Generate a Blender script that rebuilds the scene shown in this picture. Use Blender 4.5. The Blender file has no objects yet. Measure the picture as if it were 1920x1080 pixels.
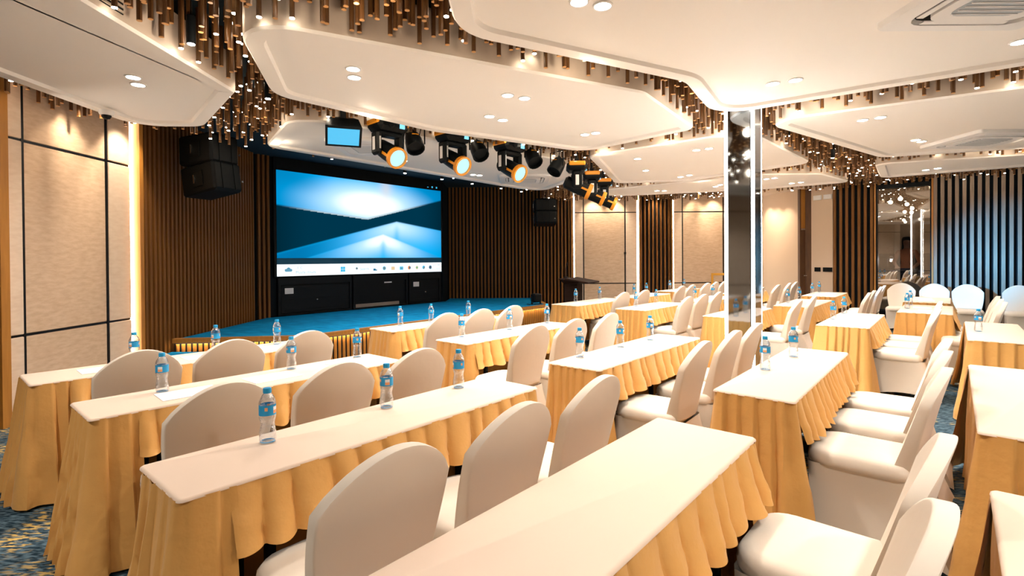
import bpy, math, random
from mathutils import Vector, Matrix
random.seed(7)
PI = math.pi
sc = bpy.context.scene
C = sc.collection

# ------------------------------------------------------------------ camera, world, lights, exposure
cam_d = bpy.data.cameras.new('camera')
cam = bpy.data.objects.new('camera', cam_d); C.objects.link(cam)
cam_d.sensor_width = 36.0
cam_d.lens = 965.0 / 1920.0 * 36.0
CAM_H, PITCH, ROLL = 1.494, 0.0082, 0.007
cam.matrix_world = (Matrix.Translation((0, 0, CAM_H)) @ Matrix.Rotation(PI/2 - PITCH, 4, 'X') @ Matrix.Rotation(-ROLL, 4, 'Z'))
cam_d.shift_y = -(540.0 - 486.0 - 965.0*math.tan(PITCH)) / 1920.0
cam_d.clip_start = 0.05
sc.camera = cam

w = bpy.data.worlds.new('world'); sc.world = w; w.use_nodes = True
w.node_tree.nodes['Background'].inputs[0].default_value = (1, .9, .8, 1)
w.node_tree.nodes['Background'].inputs[1].default_value = 0.02

sc.view_settings.view_transform = 'Standard'
sc.view_settings.look = 'None'
sc.view_settings.gamma = 1.0
sc.view_settings.use_curve_mapping = False
sc.view_settings.exposure = 1.75
sc.cycles.use_denoising = True
sc.cycles.diffuse_bounces = 6
sc.cycles.max_bounces = 12
sc.cycles.sample_clamp_indirect = 8.0

WARM = (1.0, .80, .58)
NEUT = (1.0, .925, .855)
E_DOWN, E_GAP, E_WASH, E_BEAM = 66.0, 1.3, 26.0, 1900.0
def lamp(name, kind, loc, energy, color=NEUT, radius=.06, target=None, angle=150, blend=.6):
    d = bpy.data.lights.new(name, kind); d.energy = energy; d.color = color
    d.shadow_soft_size = radius
    o = bpy.data.objects.new(name, d); C.objects.link(o); o.location = loc
    if kind == 'SPOT':
        d.spot_size = math.radians(angle); d.spot_blend = blend
        if target is not None:
            o.rotation_euler = (Vector(target)-Vector(loc)).to_track_quat('-Z', 'Y').to_euler()
    return o

# ------------------------------------------------------------------ grid of the room: u runs along the tables, n towards the stage
TH = math.radians(49.4)
UX, UY = math.cos(TH), math.sin(TH)
def un(u, n): return (UX*u - UY*n, UY*u + UX*n)

# ------------------------------------------------------------------ materials
def mat(name, color, rough=.6, metal=0.0, emit=None, estr=0.0, spec=.5, noise=None, bump=None, sheen=0.0, trans=0.0, ior=1.45, coat=0.0):
    m = bpy.data.materials.new(name); m.use_nodes = True
    nt = m.node_tree; b = nt.nodes['Principled BSDF']
    b.inputs['Base Color'].default_value = (*color, 1)
    b.inputs['Roughness'].default_value = rough
    b.inputs['Metallic'].default_value = metal
    b.inputs['Specular IOR Level'].default_value = spec
    b.inputs['IOR'].default_value = ior
    b.inputs['Transmission Weight'].default_value = trans
    b.inputs['Coat Weight'].default_value = coat
    if sheen: b.inputs['Sheen Weight'].default_value = sheen
    if emit:
        b.inputs['Emission Color'].default_value = (*emit, 1)
        b.inputs['Emission Strength'].default_value = estr
    if noise or bump:
        tc = nt.nodes.new('ShaderNodeTexCoord')
    if noise:   # (color2, scale xyz, contrast lo, hi, detail)
        col2, scl, lo, hi = noise
        mp = nt.nodes.new('ShaderNodeMapping'); mp.inputs['Scale'].default_value = scl
        nz = nt.nodes.new('ShaderNodeTexNoise'); nz.inputs['Scale'].default_value = 1.0; nz.inputs['Detail'].default_value = 4
        rp = nt.nodes.new('ShaderNodeMapRange'); rp.inputs[1].default_value = lo; rp.inputs[2].default_value = hi
        mx = nt.nodes.new('ShaderNodeMix'); mx.data_type = 'RGBA'
        nt.links.new(tc.outputs['Object'], mp.inputs[0]); nt.links.new(mp.outputs[0], nz.inputs['Vector'])
        nt.links.new(nz.outputs[0], rp.inputs[0]); nt.links.new(rp.outputs[0], mx.inputs[0])
        mx.inputs[6].default_value = (*color, 1); mx.inputs[7].default_value = (*col2, 1)
        nt.links.new(mx.outputs[2], b.inputs['Base Color'])
    if bump:    # (scale xyz, strength, distance)
        scl, st, di = bump
        mp = nt.nodes.new('ShaderNodeMapping'); mp.inputs['Scale'].default_value = scl
        nz = nt.nodes.new('ShaderNodeTexNoise'); nz.inputs['Scale'].default_value = 1.0; nz.inputs['Detail'].default_value = 3
        bp = nt.nodes.new('ShaderNodeBump'); bp.inputs['Strength'].default_value = st; bp.inputs['Distance'].default_value = di
        nt.links.new(tc.outputs['Object'], mp.inputs[0]); nt.links.new(mp.outputs[0], nz.inputs['Vector'])
        nt.links.new(nz.outputs[0], bp.inputs['Height']); nt.links.new(bp.outputs[0], b.inputs['Normal'])
    return m
def glow(name, color, strength, sample=True):
    m = mat(name, (.02, .02, .02), emit=color, estr=strength, rough=.5, spec=.2)
    if not sample: m.cycles.emission_sampling = 'NONE'
    return m

M = {}
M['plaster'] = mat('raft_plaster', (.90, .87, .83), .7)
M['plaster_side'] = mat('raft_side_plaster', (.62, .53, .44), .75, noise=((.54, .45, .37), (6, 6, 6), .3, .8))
M['dark_ceiling'] = mat('dark_ceiling_paint', (.003, .016, .024), .85)
M['tube_wood'] = mat('tube_wood', (.13, .055, .014), .45, noise=((.09, .036, .01), (30, 30, 4), .35, .7))
M['tube_end'] = mat('tube_end', (.62, .32, .11), .5)
M['lamp_lit'] = glow('lamp_lit', (1.0, .86, .66), 22, False)
M['down_lit'] = glow('downlight_lit', (1.0, .95, .86), 18, False)
M['black'] = mat('black_metal', (.002, .0035, .0045), .5, spec=.22)
M['black_soft'] = mat('black_satin', (.0035, .005, .0065), .6, spec=.22)
M['chrome'] = mat('chrome', (.7, .7, .7), .2, metal=1)
M['slat_wood'] = mat('slat_wood', (.21, .085, .016), .55, spec=.3, noise=((.13, .05, .009), (40, 40, 3), .3, .75))
M['slat_grey'] = mat('slat_grey_oak', (.30, .23, .17), .55, noise=((.22, .165, .12), (40, 40, 3), .3, .75))
M['slat_back'] = mat('slat_backing', (.003, .006, .009), .85, spec=.2)
M['trim_wood'] = mat('trim_wood', (.46, .20, .035), .45, noise=((.36, .15, .025), (30, 30, 3), .3, .75))
M['fabric_wall'] = mat('wall_fabric', (.66, .50, .36), .85, noise=((.56, .40, .27), (9, 9, 30), .35, .7), bump=((60, 60, 160), .25, .004))
M['fabric_pale'] = mat('wall_fabric_pale', (.72, .60, .48), .85, noise=((.66, .53, .41), (9, 9, 30), .35, .7))
M['wall_paint'] = mat('wall_paint_beige', (.60, .47, .35), .8)
M['joint'] = mat('joint_strip', (.012, .014, .018), .35, metal=.6)
M['wall_led'] = glow('wall_led', (1.0, .90, .76), 10)
M['stage_led'] = glow('stage_led', (1.0, .84, .58), 26)
M['column_led'] = glow('column_led', (1.0, .94, .86), 14)
M['mirror'] = mat('column_mirror', (.26, .28, .30), .05, metal=1)
M['dark_mirror'] = mat('smoked_mirror', (.30, .285, .27), .015, metal=1)
def tinted():
    m = bpy.data.materials.new('tinted_glass'); m.use_nodes = True; nt = m.node_tree; nt.nodes.clear()
    ou = nt.nodes.new('ShaderNodeOutputMaterial'); mx = nt.nodes.new('ShaderNodeMixShader'); tr = nt.nodes.new('ShaderNodeBsdfTransparent'); gl = nt.nodes.new('ShaderNodeBsdfGlossy')
    tr.inputs[0].default_value = (.66, .64, .62, 1); gl.inputs[0].default_value = (.9, .88, .85, 1); gl.inputs['Roughness'].default_value = .01; mx.inputs[0].default_value = .26
    nt.links.new(tr.outputs[0], mx.inputs[1]); nt.links.new(gl.outputs[0], mx.inputs[2]); nt.links.new(mx.outputs[0], ou.inputs[0]); return m
M['tinted_glass'] = tinted()
M['stage_carpet'] = mat('stage_carpet', (.002, .17, .38), .95, spec=.1, noise=((.004, .33, .66), (5, 22, 14), .35, .7))
M['gold_cloth'] = mat('gold_cloth', (.63, .33, .086), .62, sheen=.12, bump=((17, 17, 17), .22, .02))
M['cream_cloth'] = mat('cream_cloth', (.74, .585, .46), .75)
M['backlit_skirt'] = mat('brown_skirt_backlit', (.60, .29, .07), .7, noise=((.48, .22, .05), (9, 9, 1), .35, .7))  # brown inside of the front skirt, colour brightened for light passing through the cloth
M['white_cloth'] = mat('white_stretch_cloth', (.76, .675, .565), .7, sheen=.1, bump=((9, 9, 9), .12, .02))
M['paper'] = mat('paper', (.93, .92, .90), .7)
M['pet'] = mat('clear_plastic', (.97, .985, 1.0), .04, trans=1.0, ior=1.25, spec=.6)
def pet_mat():
    m = bpy.data.materials.new('clear_plastic'); m.use_nodes = True; nt = m.node_tree; nt.nodes.clear()
    ou = nt.nodes.new('ShaderNodeOutputMaterial'); mx = nt.nodes.new('ShaderNodeMixShader'); tr = nt.nodes.new('ShaderNodeBsdfTransparent'); gl = nt.nodes.new('ShaderNodeBsdfGlossy'); lw = nt.nodes.new('ShaderNodeLayerWeight')
    tr.inputs[0].default_value = (.90, .94, .97, 1); gl.inputs[0].default_value = (.95, .97, 1, 1); gl.inputs['Roughness'].default_value = .08
    tc = nt.nodes.new('ShaderNodeTexCoord'); nz = nt.nodes.new('ShaderNodeTexNoise'); nz.inputs['Scale'].default_value = 85; bp = nt.nodes.new('ShaderNodeBump'); bp.inputs['Distance'].default_value = .006; bp.inputs['Strength'].default_value = .8
    nt.links.new(tc.outputs['Object'], nz.inputs['Vector']); nt.links.new(nz.outputs[0], bp.inputs['Height']); nt.links.new(bp.outputs[0], gl.inputs['Normal']); nt.links.new(bp.outputs[0], lw.inputs['Normal'])
    lw.inputs[0].default_value = .52
    nt.links.new(lw.outputs['Facing'], mx.inputs[0]); nt.links.new(tr.outputs[0], mx.inputs[1]); nt.links.new(gl.outputs[0], mx.inputs[2]); nt.links.new(mx.outputs[0], ou.inputs[0])
    return m
M['pet'] = pet_mat()
M['cap'] = mat('blue_plastic', (.01, .33, .66), .4)
M['label_blue'] = mat('label_blue', (.01, .30, .62), .45)
M['label_white'] = mat('label_white', (.75, .80, .84), .45)
M['label_orange'] = mat('label_orange', (.80, .36, .16), .45)
M['orange'] = mat('orange_plastic', (.85, .33, .02), .4)
M['white_plastic'] = mat('white_plastic', (.82, .82, .82), .45)
M['grille'] = mat('grille_grey', (.40, .45, .50), .6)
M['lens'] = glow('lens_lit', (.42, .82, 1.0), .42)
M['lens_blue'] = glow('flood_lit', (.10, .62, 1.0), .28)
M['display_blue'] = glow('small_display', (.25, .72, 1.0), .4, False)
M['lectern_wood'] = mat('lectern_wood', (.022, .011, .007), .7, spec=.12, noise=((.02, .01, .008), (30, 30, 3), .3, .7))
M['door_wood'] = mat('door_wood', (.10, .042, .014), .5, noise=((.065, .027, .01), (30, 30, 3), .3, .7))
M['easel'] = mat('gold_wood', (.62, .30, .03), .5)
M['step_blue'] = M['stage_carpet']

# carpet: dark blue grey with streaky yellow flecks
def carpet():
    m = bpy.data.materials.new('hall_carpet'); m.use_nodes = True
    nt = m.node_tree; b = nt.nodes['Principled BSDF']; b.inputs['Roughness'].default_value = .95
    b.inputs['Specular IOR Level'].default_value = .1
    tc = nt.nodes.new('ShaderNodeTexCoord')
    def noise(scale, lo, hi, rot=.6, detail=3):
        mp = nt.nodes.new('ShaderNodeMapping'); mp.inputs['Scale'].default_value = scale; mp.inputs['Rotation'].default_value = (0, 0, rot)
        nz = nt.nodes.new('ShaderNodeTexNoise'); nz.inputs['Scale'].default_value = 1; nz.inputs['Detail'].default_value = detail
        rp = nt.nodes.new('ShaderNodeMapRange'); rp.inputs[1].default_value = lo; rp.inputs[2].default_value = hi
        nt.links.new(tc.outputs['Object'], mp.inputs[0]); nt.links.new(mp.outputs[0], nz.inputs['Vector']); nt.links.new(nz.outputs[0], rp.inputs[0])
        return rp.outputs[0]
    def mix(f, a, c):
        x = nt.nodes.new('ShaderNodeMix'); x.data_type = 'RGBA'
        nt.links.new(f, x.inputs[0])
        for v, i in ((a, 6), (c, 7)):
            if isinstance(v, tuple): x.inputs[i].default_value = (*v, 1)
            else: nt.links.new(v, x.inputs[i])
        return x.outputs[2]
    base = mix(noise((18, 70, 1), .42, .62), (.012, .030, .045), (.10, .16, .20))
    mul = nt.nodes.new('ShaderNodeMath'); mul.operation = 'MULTIPLY'
    nt.links.new(noise((14, 45, 1), .50, .60), mul.inputs[0]); nt.links.new(noise((2.2, 2.2, 1), .47, .60), mul.inputs[1])
    nt.links.new(mix(mul.outputs[0], base, (.62, .42, .13)), b.inputs['Base Color'])
    return m
M['carpet'] = carpet()

# ------------------------------------------------------------------ mesh building
class MB:
    def __init__(s): s.v = []; s.f = []; s.mi = []
    def add(s, vs, fs, mi=0, mtx=None):
        k = len(s.v)
        if mtx is not None: vs = [tuple(mtx @ Vector(p)) for p in vs]
        s.v += [tuple(p) for p in vs]; s.f += [tuple(i+k for i in f) for f in fs]; s.mi += [mi]*len(fs)
        return s
    def box(s, x0, x1, y0, y1, z0, z1, mi=0, mtx=None, bev=0.0):
        if bev > 0:
            b = min(bev, (x1-x0)*.45, (y1-y0)*.45, (z1-z0)*.45)
            vs = []; 
            for sx in (0, 1):
                for sy in (0, 1):
                    for sz in (0, 1):
                        X = (x0, x1)[sx]; Y = (y0, y1)[sy]; Z = (z0, z1)[sz]
                        dx = b*(1-2*sx); dy = b*(1-2*sy); dz = b*(1-2*sz)
                        vs += [(X, Y+dy, Z+dz), (X+dx, Y, Z+dz), (X+dx, Y+dy, Z)]
            def q(i, a): return i*3+a
            def ix(sx, sy, sz): return sx*4+sy*2+sz
            fs = [tuple(q(ix(0, *p), 0) for p in ((0, 0), (0, 1), (1, 1), (1, 0))), tuple(q(ix(1, *p), 0) for p in ((0, 0), (1, 0), (1, 1), (0, 1))),
                  tuple(q(ix(p[0], 0, p[1]), 1) for p in ((0, 0), (1, 0), (1, 1), (0, 1))), tuple(q(ix(p[0], 1, p[1]), 1) for p in ((0, 0), (0, 1), (1, 1), (1, 0))),
                  tuple(q(ix(p[0], p[1], 0), 2) for p in ((0, 0), (0, 1), (1, 1), (1, 0))), tuple(q(ix(p[0], p[1], 1), 2) for p in ((0, 0), (1, 0), (1, 1), (0, 1)))]
            for a in (0, 1):
                for c in (0, 1):
                    fs += [(q(ix(a, c, 0), 0), q(ix(a, c, 1), 0), q(ix(a, c, 1), 1), q(ix(a, c, 0), 1)),
                           (q(ix(a, 0, c), 0), q(ix(a, 1, c), 0), q(ix(a, 1, c), 2), q(ix(a, 0, c), 2)),
                           (q(ix(0, a, c), 1), q(ix(1, a, c), 1), q(ix(1, a, c), 2), q(ix(0, a, c), 2))]
            for i in range(8): fs.append((i*3, i*3+1, i*3+2))
            return s.add(vs, fs, mi, mtx)
        vs = [(x, y, z) for x in (x0, x1) for y in (y0, y1) for z in (z0, z1)]
        fs = [(0, 1, 3, 2), (4, 6, 7, 5), (0, 4, 5, 1), (2, 3, 7, 6), (0, 2, 6, 4), (1, 5, 7, 3)]
        return s.add(vs, fs, mi, mtx)
    def lathe(s, prof, n=16, mi=0, mtx=None, cap0=True, cap1=True, mis=None):
        vs = []; fs = []
        for r, z in prof:
            for i in range(n):
                a = 2*PI*i/n; vs.append((r*math.cos(a), r*math.sin(a), z))
        k = len(s.v)
        if mtx is not None: vs = [tuple(mtx @ Vector(p)) for p in vs]
        s.v += vs
        for j in range(len(prof)-1):
            for i in range(n):
                i2 = (i+1) % n
                s.f.append((k+j*n+i, k+j*n+i2, k+(j+1)*n+i2, k+(j+1)*n+i)); s.mi.append(mis[j] if mis else mi)
        if cap0: s.f.append(tuple(k+i for i in range(n))[::-1]); s.mi.append(mi)
        if cap1: s.f.append(tuple(k+(len(prof)-1)*n+i for i in range(n))); s.mi.append(mi)
        return s
    def cyl(s, r, z0, z1, n=12, mi=0, mtx=None): return s.lathe([(r, z0), (r, z1)], n, mi, mtx)
    def tube(s, pts, r, n=8, mi=0):
        for a, b in zip(pts[:-1], pts[1:]):
            a, b = Vector(a), Vector(b); d = b-a
            s.cyl(r, 0, d.length, n, mi, Matrix.Translation(a) @ d.to_track_quat('Z', 'Y').to_matrix().to_4x4())
        return s
    def grid(s, P, mi=0, closed_u=False):
        nu, nv = len(P), len(P[0]); k = len(s.v)
        for row in P: s.v += [tuple(p) for p in row]
        for i in range(nu if closed_u else nu-1):
            i2 = (i+1) % nu
            for j in range(nv-1):
                s.f.append((k+i*nv+j, k+i2*nv+j, k+i2*nv+j+1, k+i*nv+j+1)); s.mi.append(mi)
        return s
    def prism(s, poly, z0, z1, mi=0, top=True, bottom=True):
        n = len(poly); k = len(s.v)
        s.v += [(x, y, z0) for x, y in poly] + [(x, y, z1) for x, y in poly]
        for i in range(n):
            j = (i+1) % n; s.f.append((k+i, k+j, k+n+j, k+n+i)); s.mi.append(mi)
        if bottom: s.f.append(tuple(k+i for i in range(n))[::-1]); s.mi.append(mi)
        if top: s.f.append(tuple(k+n+i for i in range(n))); s.mi.append(mi)
        return s
    def mesh(s, name, mats, smooth=False):
        me = bpy.data.meshes.new(name); me.from_pydata(s.v, [], s.f)
        for m in (mats if isinstance(mats, (list, tuple)) else [mats]): me.materials.append(m)
        me.polygons.foreach_set('material_index', s.mi)
        if smooth: me.polygons.foreach_set('use_smooth', [True]*len(me.polygons))
        me.update(); return me
def fix(me):
    import bmesh
    bm = bmesh.new(); bm.from_mesh(me); bmesh.ops.recalc_face_normals(bm, faces=bm.faces); bm.to_mesh(me); bm.free(); return me
def sharp(me, deg=40):
    me.polygons.foreach_set('use_smooth', [True]*len(me.polygons))
    me.set_sharp_from_angle(angle=math.radians(deg)); return me
def obj(name, me, parent=None, loc=(0, 0, 0), rot=(0, 0, 0)):
    o = bpy.data.objects.new(name, me); C.objects.link(o); o.parent = parent; o.location = loc; o.rotation_euler = rot
    return o
def part(name, mb, m, parent, smooth=None, loc=(0, 0, 0), rot=(0, 0, 0)):
    me = fix(mb.mesh(name, m))
    if smooth: sharp(me, smooth)
    return obj(name, me, parent, loc, rot)
def tag(o, label, cat, group=None):
    o['label'] = label; o['category'] = cat
    if group: o['group'] = group
    return o
def thing(name, label, cat, loc=(0, 0, 0), rotz=0.0, group=None):
    o = bpy.data.objects.new(name, None); C.objects.link(o); o.empty_display_size = .1
    o.location = loc; o.rotation_euler = (0, 0, rotz)
    return tag(o, label, cat, group)
def dup(root, label, loc, rotz, group=None):
    r = root.copy(); C.objects.link(r); r.location = loc; r.rotation_euler = (0, 0, rotz); r['label'] = label
    if group: r['group'] = group
    for ch in list(root.children):
        c = ch.copy(); C.objects.link(c); c.parent = r
        for g in list(ch.children):
            d = g.copy(); C.objects.link(d); d.parent = c
    return r
def struct(name, mb, m, parent=None, loc=(0, 0, 0), rot=(0, 0, 0)):
    o = part(name, mb, m, parent, None, loc, rot); o['kind'] = 'structure'; return o

def rot2(p, a): return (p[0]*math.cos(a)-p[1]*math.sin(a), p[0]*math.sin(a)+p[1]*math.cos(a))
def fillet(corners, n=7):
    """corners: (x, y, radius) counter-clockwise -> rounded outline"""
    out = []; N = len(corners)
    for i in range(N):
        p = Vector(corners[i][:2]); a = Vector(corners[i-1][:2]); b = Vector(corners[(i+1) % N][:2]); r = corners[i][2]
        d1 = (a-p).normalized(); d2 = (b-p).normalized()
        ang = math.acos(max(-1, min(1, d1.dot(d2))))
        t = min(r/math.tan(ang/2), .45*min((a-p).length, (b-p).length)); rr = t*math.tan(ang/2)
        c = p+(d1+d2).normalized()*(rr/math.sin(ang/2))
        s0 = p+d1*t-c; s1 = p+d2*t-c
        a0 = math.atan2(s0.y, s0.x); a1 = math.atan2(s1.y, s1.x); da = (a1-a0+PI) % (2*PI)-PI
        for k in range(n+1):
            q = a0+da*k/n; out.append((c.x+rr*math.cos(q), c.y+rr*math.sin(q)))
    return out
def inset(poly, d):
    N = len(poly); out = []
    for i in range(N):
        a, p, b = Vector(poly[i-1]), Vector(poly[i]), Vector(poly[(i+1) % N])
        e1 = (p-a); e2 = (b-p)
        if e1.length < 1e-6: e1 = e2
        if e2.length < 1e-6: e2 = e1
        e1.normalize(); e2.normalize()
        n1 = Vector((-e1.y, e1.x)); n2 = Vector((-e2.y, e2.x)); m = (n1+n2)
        m.normalize(); k = max(.5, m.dot(n1)); q = p+m*(d/k); out.append((q.x, q.y))
    return out
def inside(poly, x, y):
    r = False; N = len(poly)
    for i in range(N):
        x1, y1 = poly[i]; x2, y2 = poly[i-1]
        if (y1 > y) != (y2 > y) and x < (x2-x1)*(y-y1)/(y2-y1)+x1: r = not r
    return r
def area2(poly): return sum(poly[i-1][0]*poly[i][1]-poly[i][0]*poly[i-1][1] for i in range(len(poly)))

# ------------------------------------------------------------------ setting: floor, ceiling, walls
ZC, ZR = 3.45, 3.0
XL, YF, YB = -4.72, 14.0, -3.0
_p = un(13.85, 1.315); RW0 = (_p[0]-.727*.79, _p[1]+.686*.79)      # start of the right wall
RW1 = (RW0[0]+.727*6.6, RW0[1]-.686*6.6)
struct('floor', MB().box(XL-.2, 13.5, YB-.2, YF+.4, -.1, 0), M['carpet'])
struct('ceiling', MB().box(XL-.2, 13.5, YB-.2, YF+.4, ZC, ZC+.1), M['dark_ceiling'])
struct('wall_back', MB().box(XL-.2, 13.5, YB-.2, YB, 0, ZC), M['wall_paint'])

def slat_mesh(w_, d_, h_, m): return MB().box(-w_/2, w_/2, 0, d_, 0, h_, bev=.004).mesh('slat', m)
# left wall; local frame: x along +Y of the room, depth towards the room
wl = struct('wall_left', MB().box(XL-.2, XL, YB, 9.55, 0, ZC), M['slat_back'])
def lpanel(y0, y1, z0, z1, m, d=.05): part('panel', MB().box(XL, XL+d, y0, y1, z0, z1, bev=.006), m, wl)
ZJ1, ZJ2 = .80, 2.66
for (y0, y1, m) in ((4.72, 4.905, 'fabric_pale'), (4.935, 5.925, 'fabric_wall'), (5.955, 6.29, 'fabric_pale')):
    for (z0, z1) in ((.10, ZJ1-.012), (ZJ1+.012, ZJ2-.012), (ZJ2+.012, ZC)):
        lpanel(y0, y1, z0, z1, M[m], .05 if m == 'fabric_wall' else .065)
for y in (4.92, 5.94): part('joint_strip', MB().box(XL, XL+.055, y-.014, y+.014, .10, ZC), M['joint'], wl)
for z in (ZJ1, ZJ2): part('joint_strip', MB().box(XL, XL+.05, 4.72, 6.29, z-.011, z+.011), M['joint'], wl)
part('baseboard', MB().box(XL, XL+.07, 4.72, 6.29, 0, .10), M['joint'], wl)
part('led_strip', MB().box(XL, XL+.05, 6.292, 6.335, .02, ZC), M['wall_led'], wl)
part('led_strip', MB().box(XL, XL+.05, 4.685, 4.712, .02, ZC), M['wall_led'], wl)
part('edge_trim', MB().box(XL, XL+.15, 6.335, 6.40, 0, ZC), M['trim_wood'], wl)
part('edge_trim', MB().box(XL, XL+.15, 4.60, 4.685, 0, ZC), M['trim_wood'], wl)
sm = slat_mesh(.045, .07, ZC, M['slat_wood'])
y = 6.47
while y < 9.30:
    obj('slat', sm, wl, (XL, y, 0), (0, 0, -PI/2)); y += .085
y = 3.62
while y < 4.6:
    obj('slat', sm, wl, (XL, y, 0), (0, 0, -PI/2)); y += .085

# stage wall, on the diagonal behind the video wall: from (-4.72, 9.5) to (-1.80, 12.95)
SA = Vector((-4.72, 9.40)); SB = Vector((-1.80, 12.95)); SD = (SB-SA).normalized(); SANG = math.atan2(SD.y, SD.x); SLEN = (SB-SA).length
for (y0, y1, m) in ((.0, .28, 'fabric_pale'), (.31, 1.30, 'fabric_wall'), (1.33, 1.60, 'fabric_pale'), (-2.9, -.9, 'fabric_wall')):
    for (z0, z1) in ((.10, ZJ1-.012), (ZJ1+.012, ZJ2-.012), (ZJ2+.012, ZC)): lpanel(y0, y1, z0, z1, M[m])
y = 1.66
while y < 3.6: obj('slat', sm, wl, (XL, y, 0), (0, 0, -PI/2)); y += .085
ws = struct('wall_stage', MB().box(-.1, SLEN, 0, .15, 0, ZC), M['slat_back'], None, (SA.x, SA.y, 0), (0, 0, SANG))
for k in range(3): obj('slat', sm, ws, (.08+.085*k, -.07, 0))
struct('wall_stage_return', MB().box(-1.80, -1.74, 12.95, YF, 0, ZC), M['slat_back'])

# far wall
wf = struct('wall_far', MB().box(-1.95, 6.86, YF, YF+.2, 0, ZC), M['slat_back'])
sf = slat_mesh(.050, .07, ZC, M['slat_wood'])
x = -1.68
while x < 1.60: obj('slat', sf, wf, (x, YF-.07, 0)); x += .095
x = 3.50
while x < 4.30: obj('slat', sf, wf, (x, YF-.07, 0)); x += .108
FZ1, FZ2 = .82, 2.74
for (x0, x1, m) in ((1.70, 1.925, 'fabric_pale'), (1.955, 3.055, 'fabric_wall'), (3.085, 3.385, 'fabric_pale'),
                    (4.385, 4.605, 'fabric_pale'), (4.635, 5.715, 'fabric_wall'), (5.745, 6.02, 'fabric_pale')):
    for (z0, z1) in ((.10, FZ1-.012), (FZ1+.012, FZ2-.012), (FZ2+.012, ZC)):
        part('panel', MB().box(x0, x1, YF-(.05 if m == 'fabric_wall' else .065), YF, z0, z1, bev=.006), M[m], wf)
for x in (1.94, 3.07, 4.62, 5.73): part('joint_strip', MB().box(x-.015, x+.015, YF-.055, YF, .1, ZC), M['joint'], wf)
for (x0, x1) in ((1.70, 3.385), (4.385, 6.02)):
    for z in (FZ1, FZ2): part('joint_strip', MB().box(x0, x1, YF-.05, YF, z-.012, z+.012), M['joint'], wf)
    part('baseboard', MB().box(x0, x1, YF-.07, YF, 0, .10), M['joint'], wf)
for (x0, x1) in ((1.678, 1.695), (3.39, 3.412), (4.362, 4.38), (6.03, 6.045)):
    part('led_strip', MB().box(x0, x1, YF-.05, YF, .02, ZC), M['wall_led'], wf)
for (x0, x1) in ((1.60, 1.65), (3.43, 3.46), (4.31, 4.34)): part('edge_trim', MB().box(x0, x1, YF-.12, YF, 0, ZC), M['trim_wood'], wf)
struct('trim_1', MB().box(6.07, 6.86, YF-.03, YF, 0, ZC), M['wall_paint'])

# alcove with the door, on the right of the far wall
ZA = 3.14
AX0, AY0 = 6.80, 12.55
struct('wall_alcove', MB().prism([(6.80, 14.0), (6.98, AY0), (7.25, AY0), (7.25, 14.0)], 0, ZA), M['wall_paint'])
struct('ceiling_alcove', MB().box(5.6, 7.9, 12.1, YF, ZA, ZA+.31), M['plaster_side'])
wsw = struct('wall_switches', MB().prism([(7.19, 12.36), (RW0[0], RW0[1]+.02), (RW0[0]+.2, RW0[1]+.3), (7.3, 12.6)], 0, ZC), M['wall_paint'])
dd = struct('door_1', MB().box(7.0, 7.19, AY0-.06, AY0-.02, 0, 2.15), M['door_wood'])
part('door_frame', MB().prism([(7.10, 12.46), (7.19, 12.36), (7.23, 12.40), (7.14, 12.50)], 0, ZC), M['door_wood'], dd)
part('door_frame', MB().box(6.97, 7.0, AY0-.09, AY0, 0, ZA), M['door_wood'], dd)
part('door_panel', MB().box(7.0, 7.14, AY0-.055, AY0-.02, 2.19, ZA), M['trim_wood'], dd)
hb = MB().tube([(7.06, AY0-.06, 1.05), (7.06, AY0-.11, 1.05), (7.13, AY0-.11, 1.05)], .011); part('door_handle', hb, M['chrome'], dd)

# right wall: slats, smoked mirror, grey slats; local x runs along the wall towards the photographer, local y into the room
RD = Vector((RW1[0]-RW0[0], RW1[1]-RW0[1])).normalized(); RANG = math.atan2(RD.y, RD.x)
RLEN = (Vector(RW1)-Vector(RW0)).length
wrb = MB().box(0, .82, 0, .2, 0, ZC).box(1.77, RLEN, 0, .2, 0, ZC).box(.82, 1.77, 0, .2, 3.02, ZC).box(.82, 1.77, 0, .2, 0, .30)
wr = struct('wall_right', wrb, M['slat_back'], None, (RW0[0], RW0[1], 0), (0, 0, RANG))
# this wall's room side is local -y
sr = slat_mesh(.055, .07, ZC, M['slat_wood']); sg = slat_mesh(.060, .07, ZC, M['slat_grey'])
x = .04
while x < .78: obj('slat', sr, wr, (x, -.07, 0)); x += .117
x = 1.83
while x < RLEN-.1: obj('slat', sg, wr, (x, -.07, 0)); x += .113
for (x0, x1) in ((.79, .82), (1.77, 1.80)): part('edge_trim', MB().box(x0, x1, -.08, 0, 0, ZC), M['trim_wood'], wr)
x = .85
while x < 1.75: part('slat', MB().box(x, x+.055, -.07, 0, 3.06, ZC), M['slat_wood'], wr); x += .117
win = struct('window_1', MB().box(.82, .845, -.05, .16, .30, 3.02).box(1.745, 1.77, -.05, .16, .30, 3.02).box(.845, 1.745, -.05, .16, 2.97, 3.05).box(.845, 1.745, -.05, .16, .30, .34), M['black_soft'], None, (RW0[0], RW0[1], 0), (0, 0, RANG))
part('glass_pane', MB().box(.845, 1.745, -.012, -.004, .34, 2.97), M['tinted_glass'], win)
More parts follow.
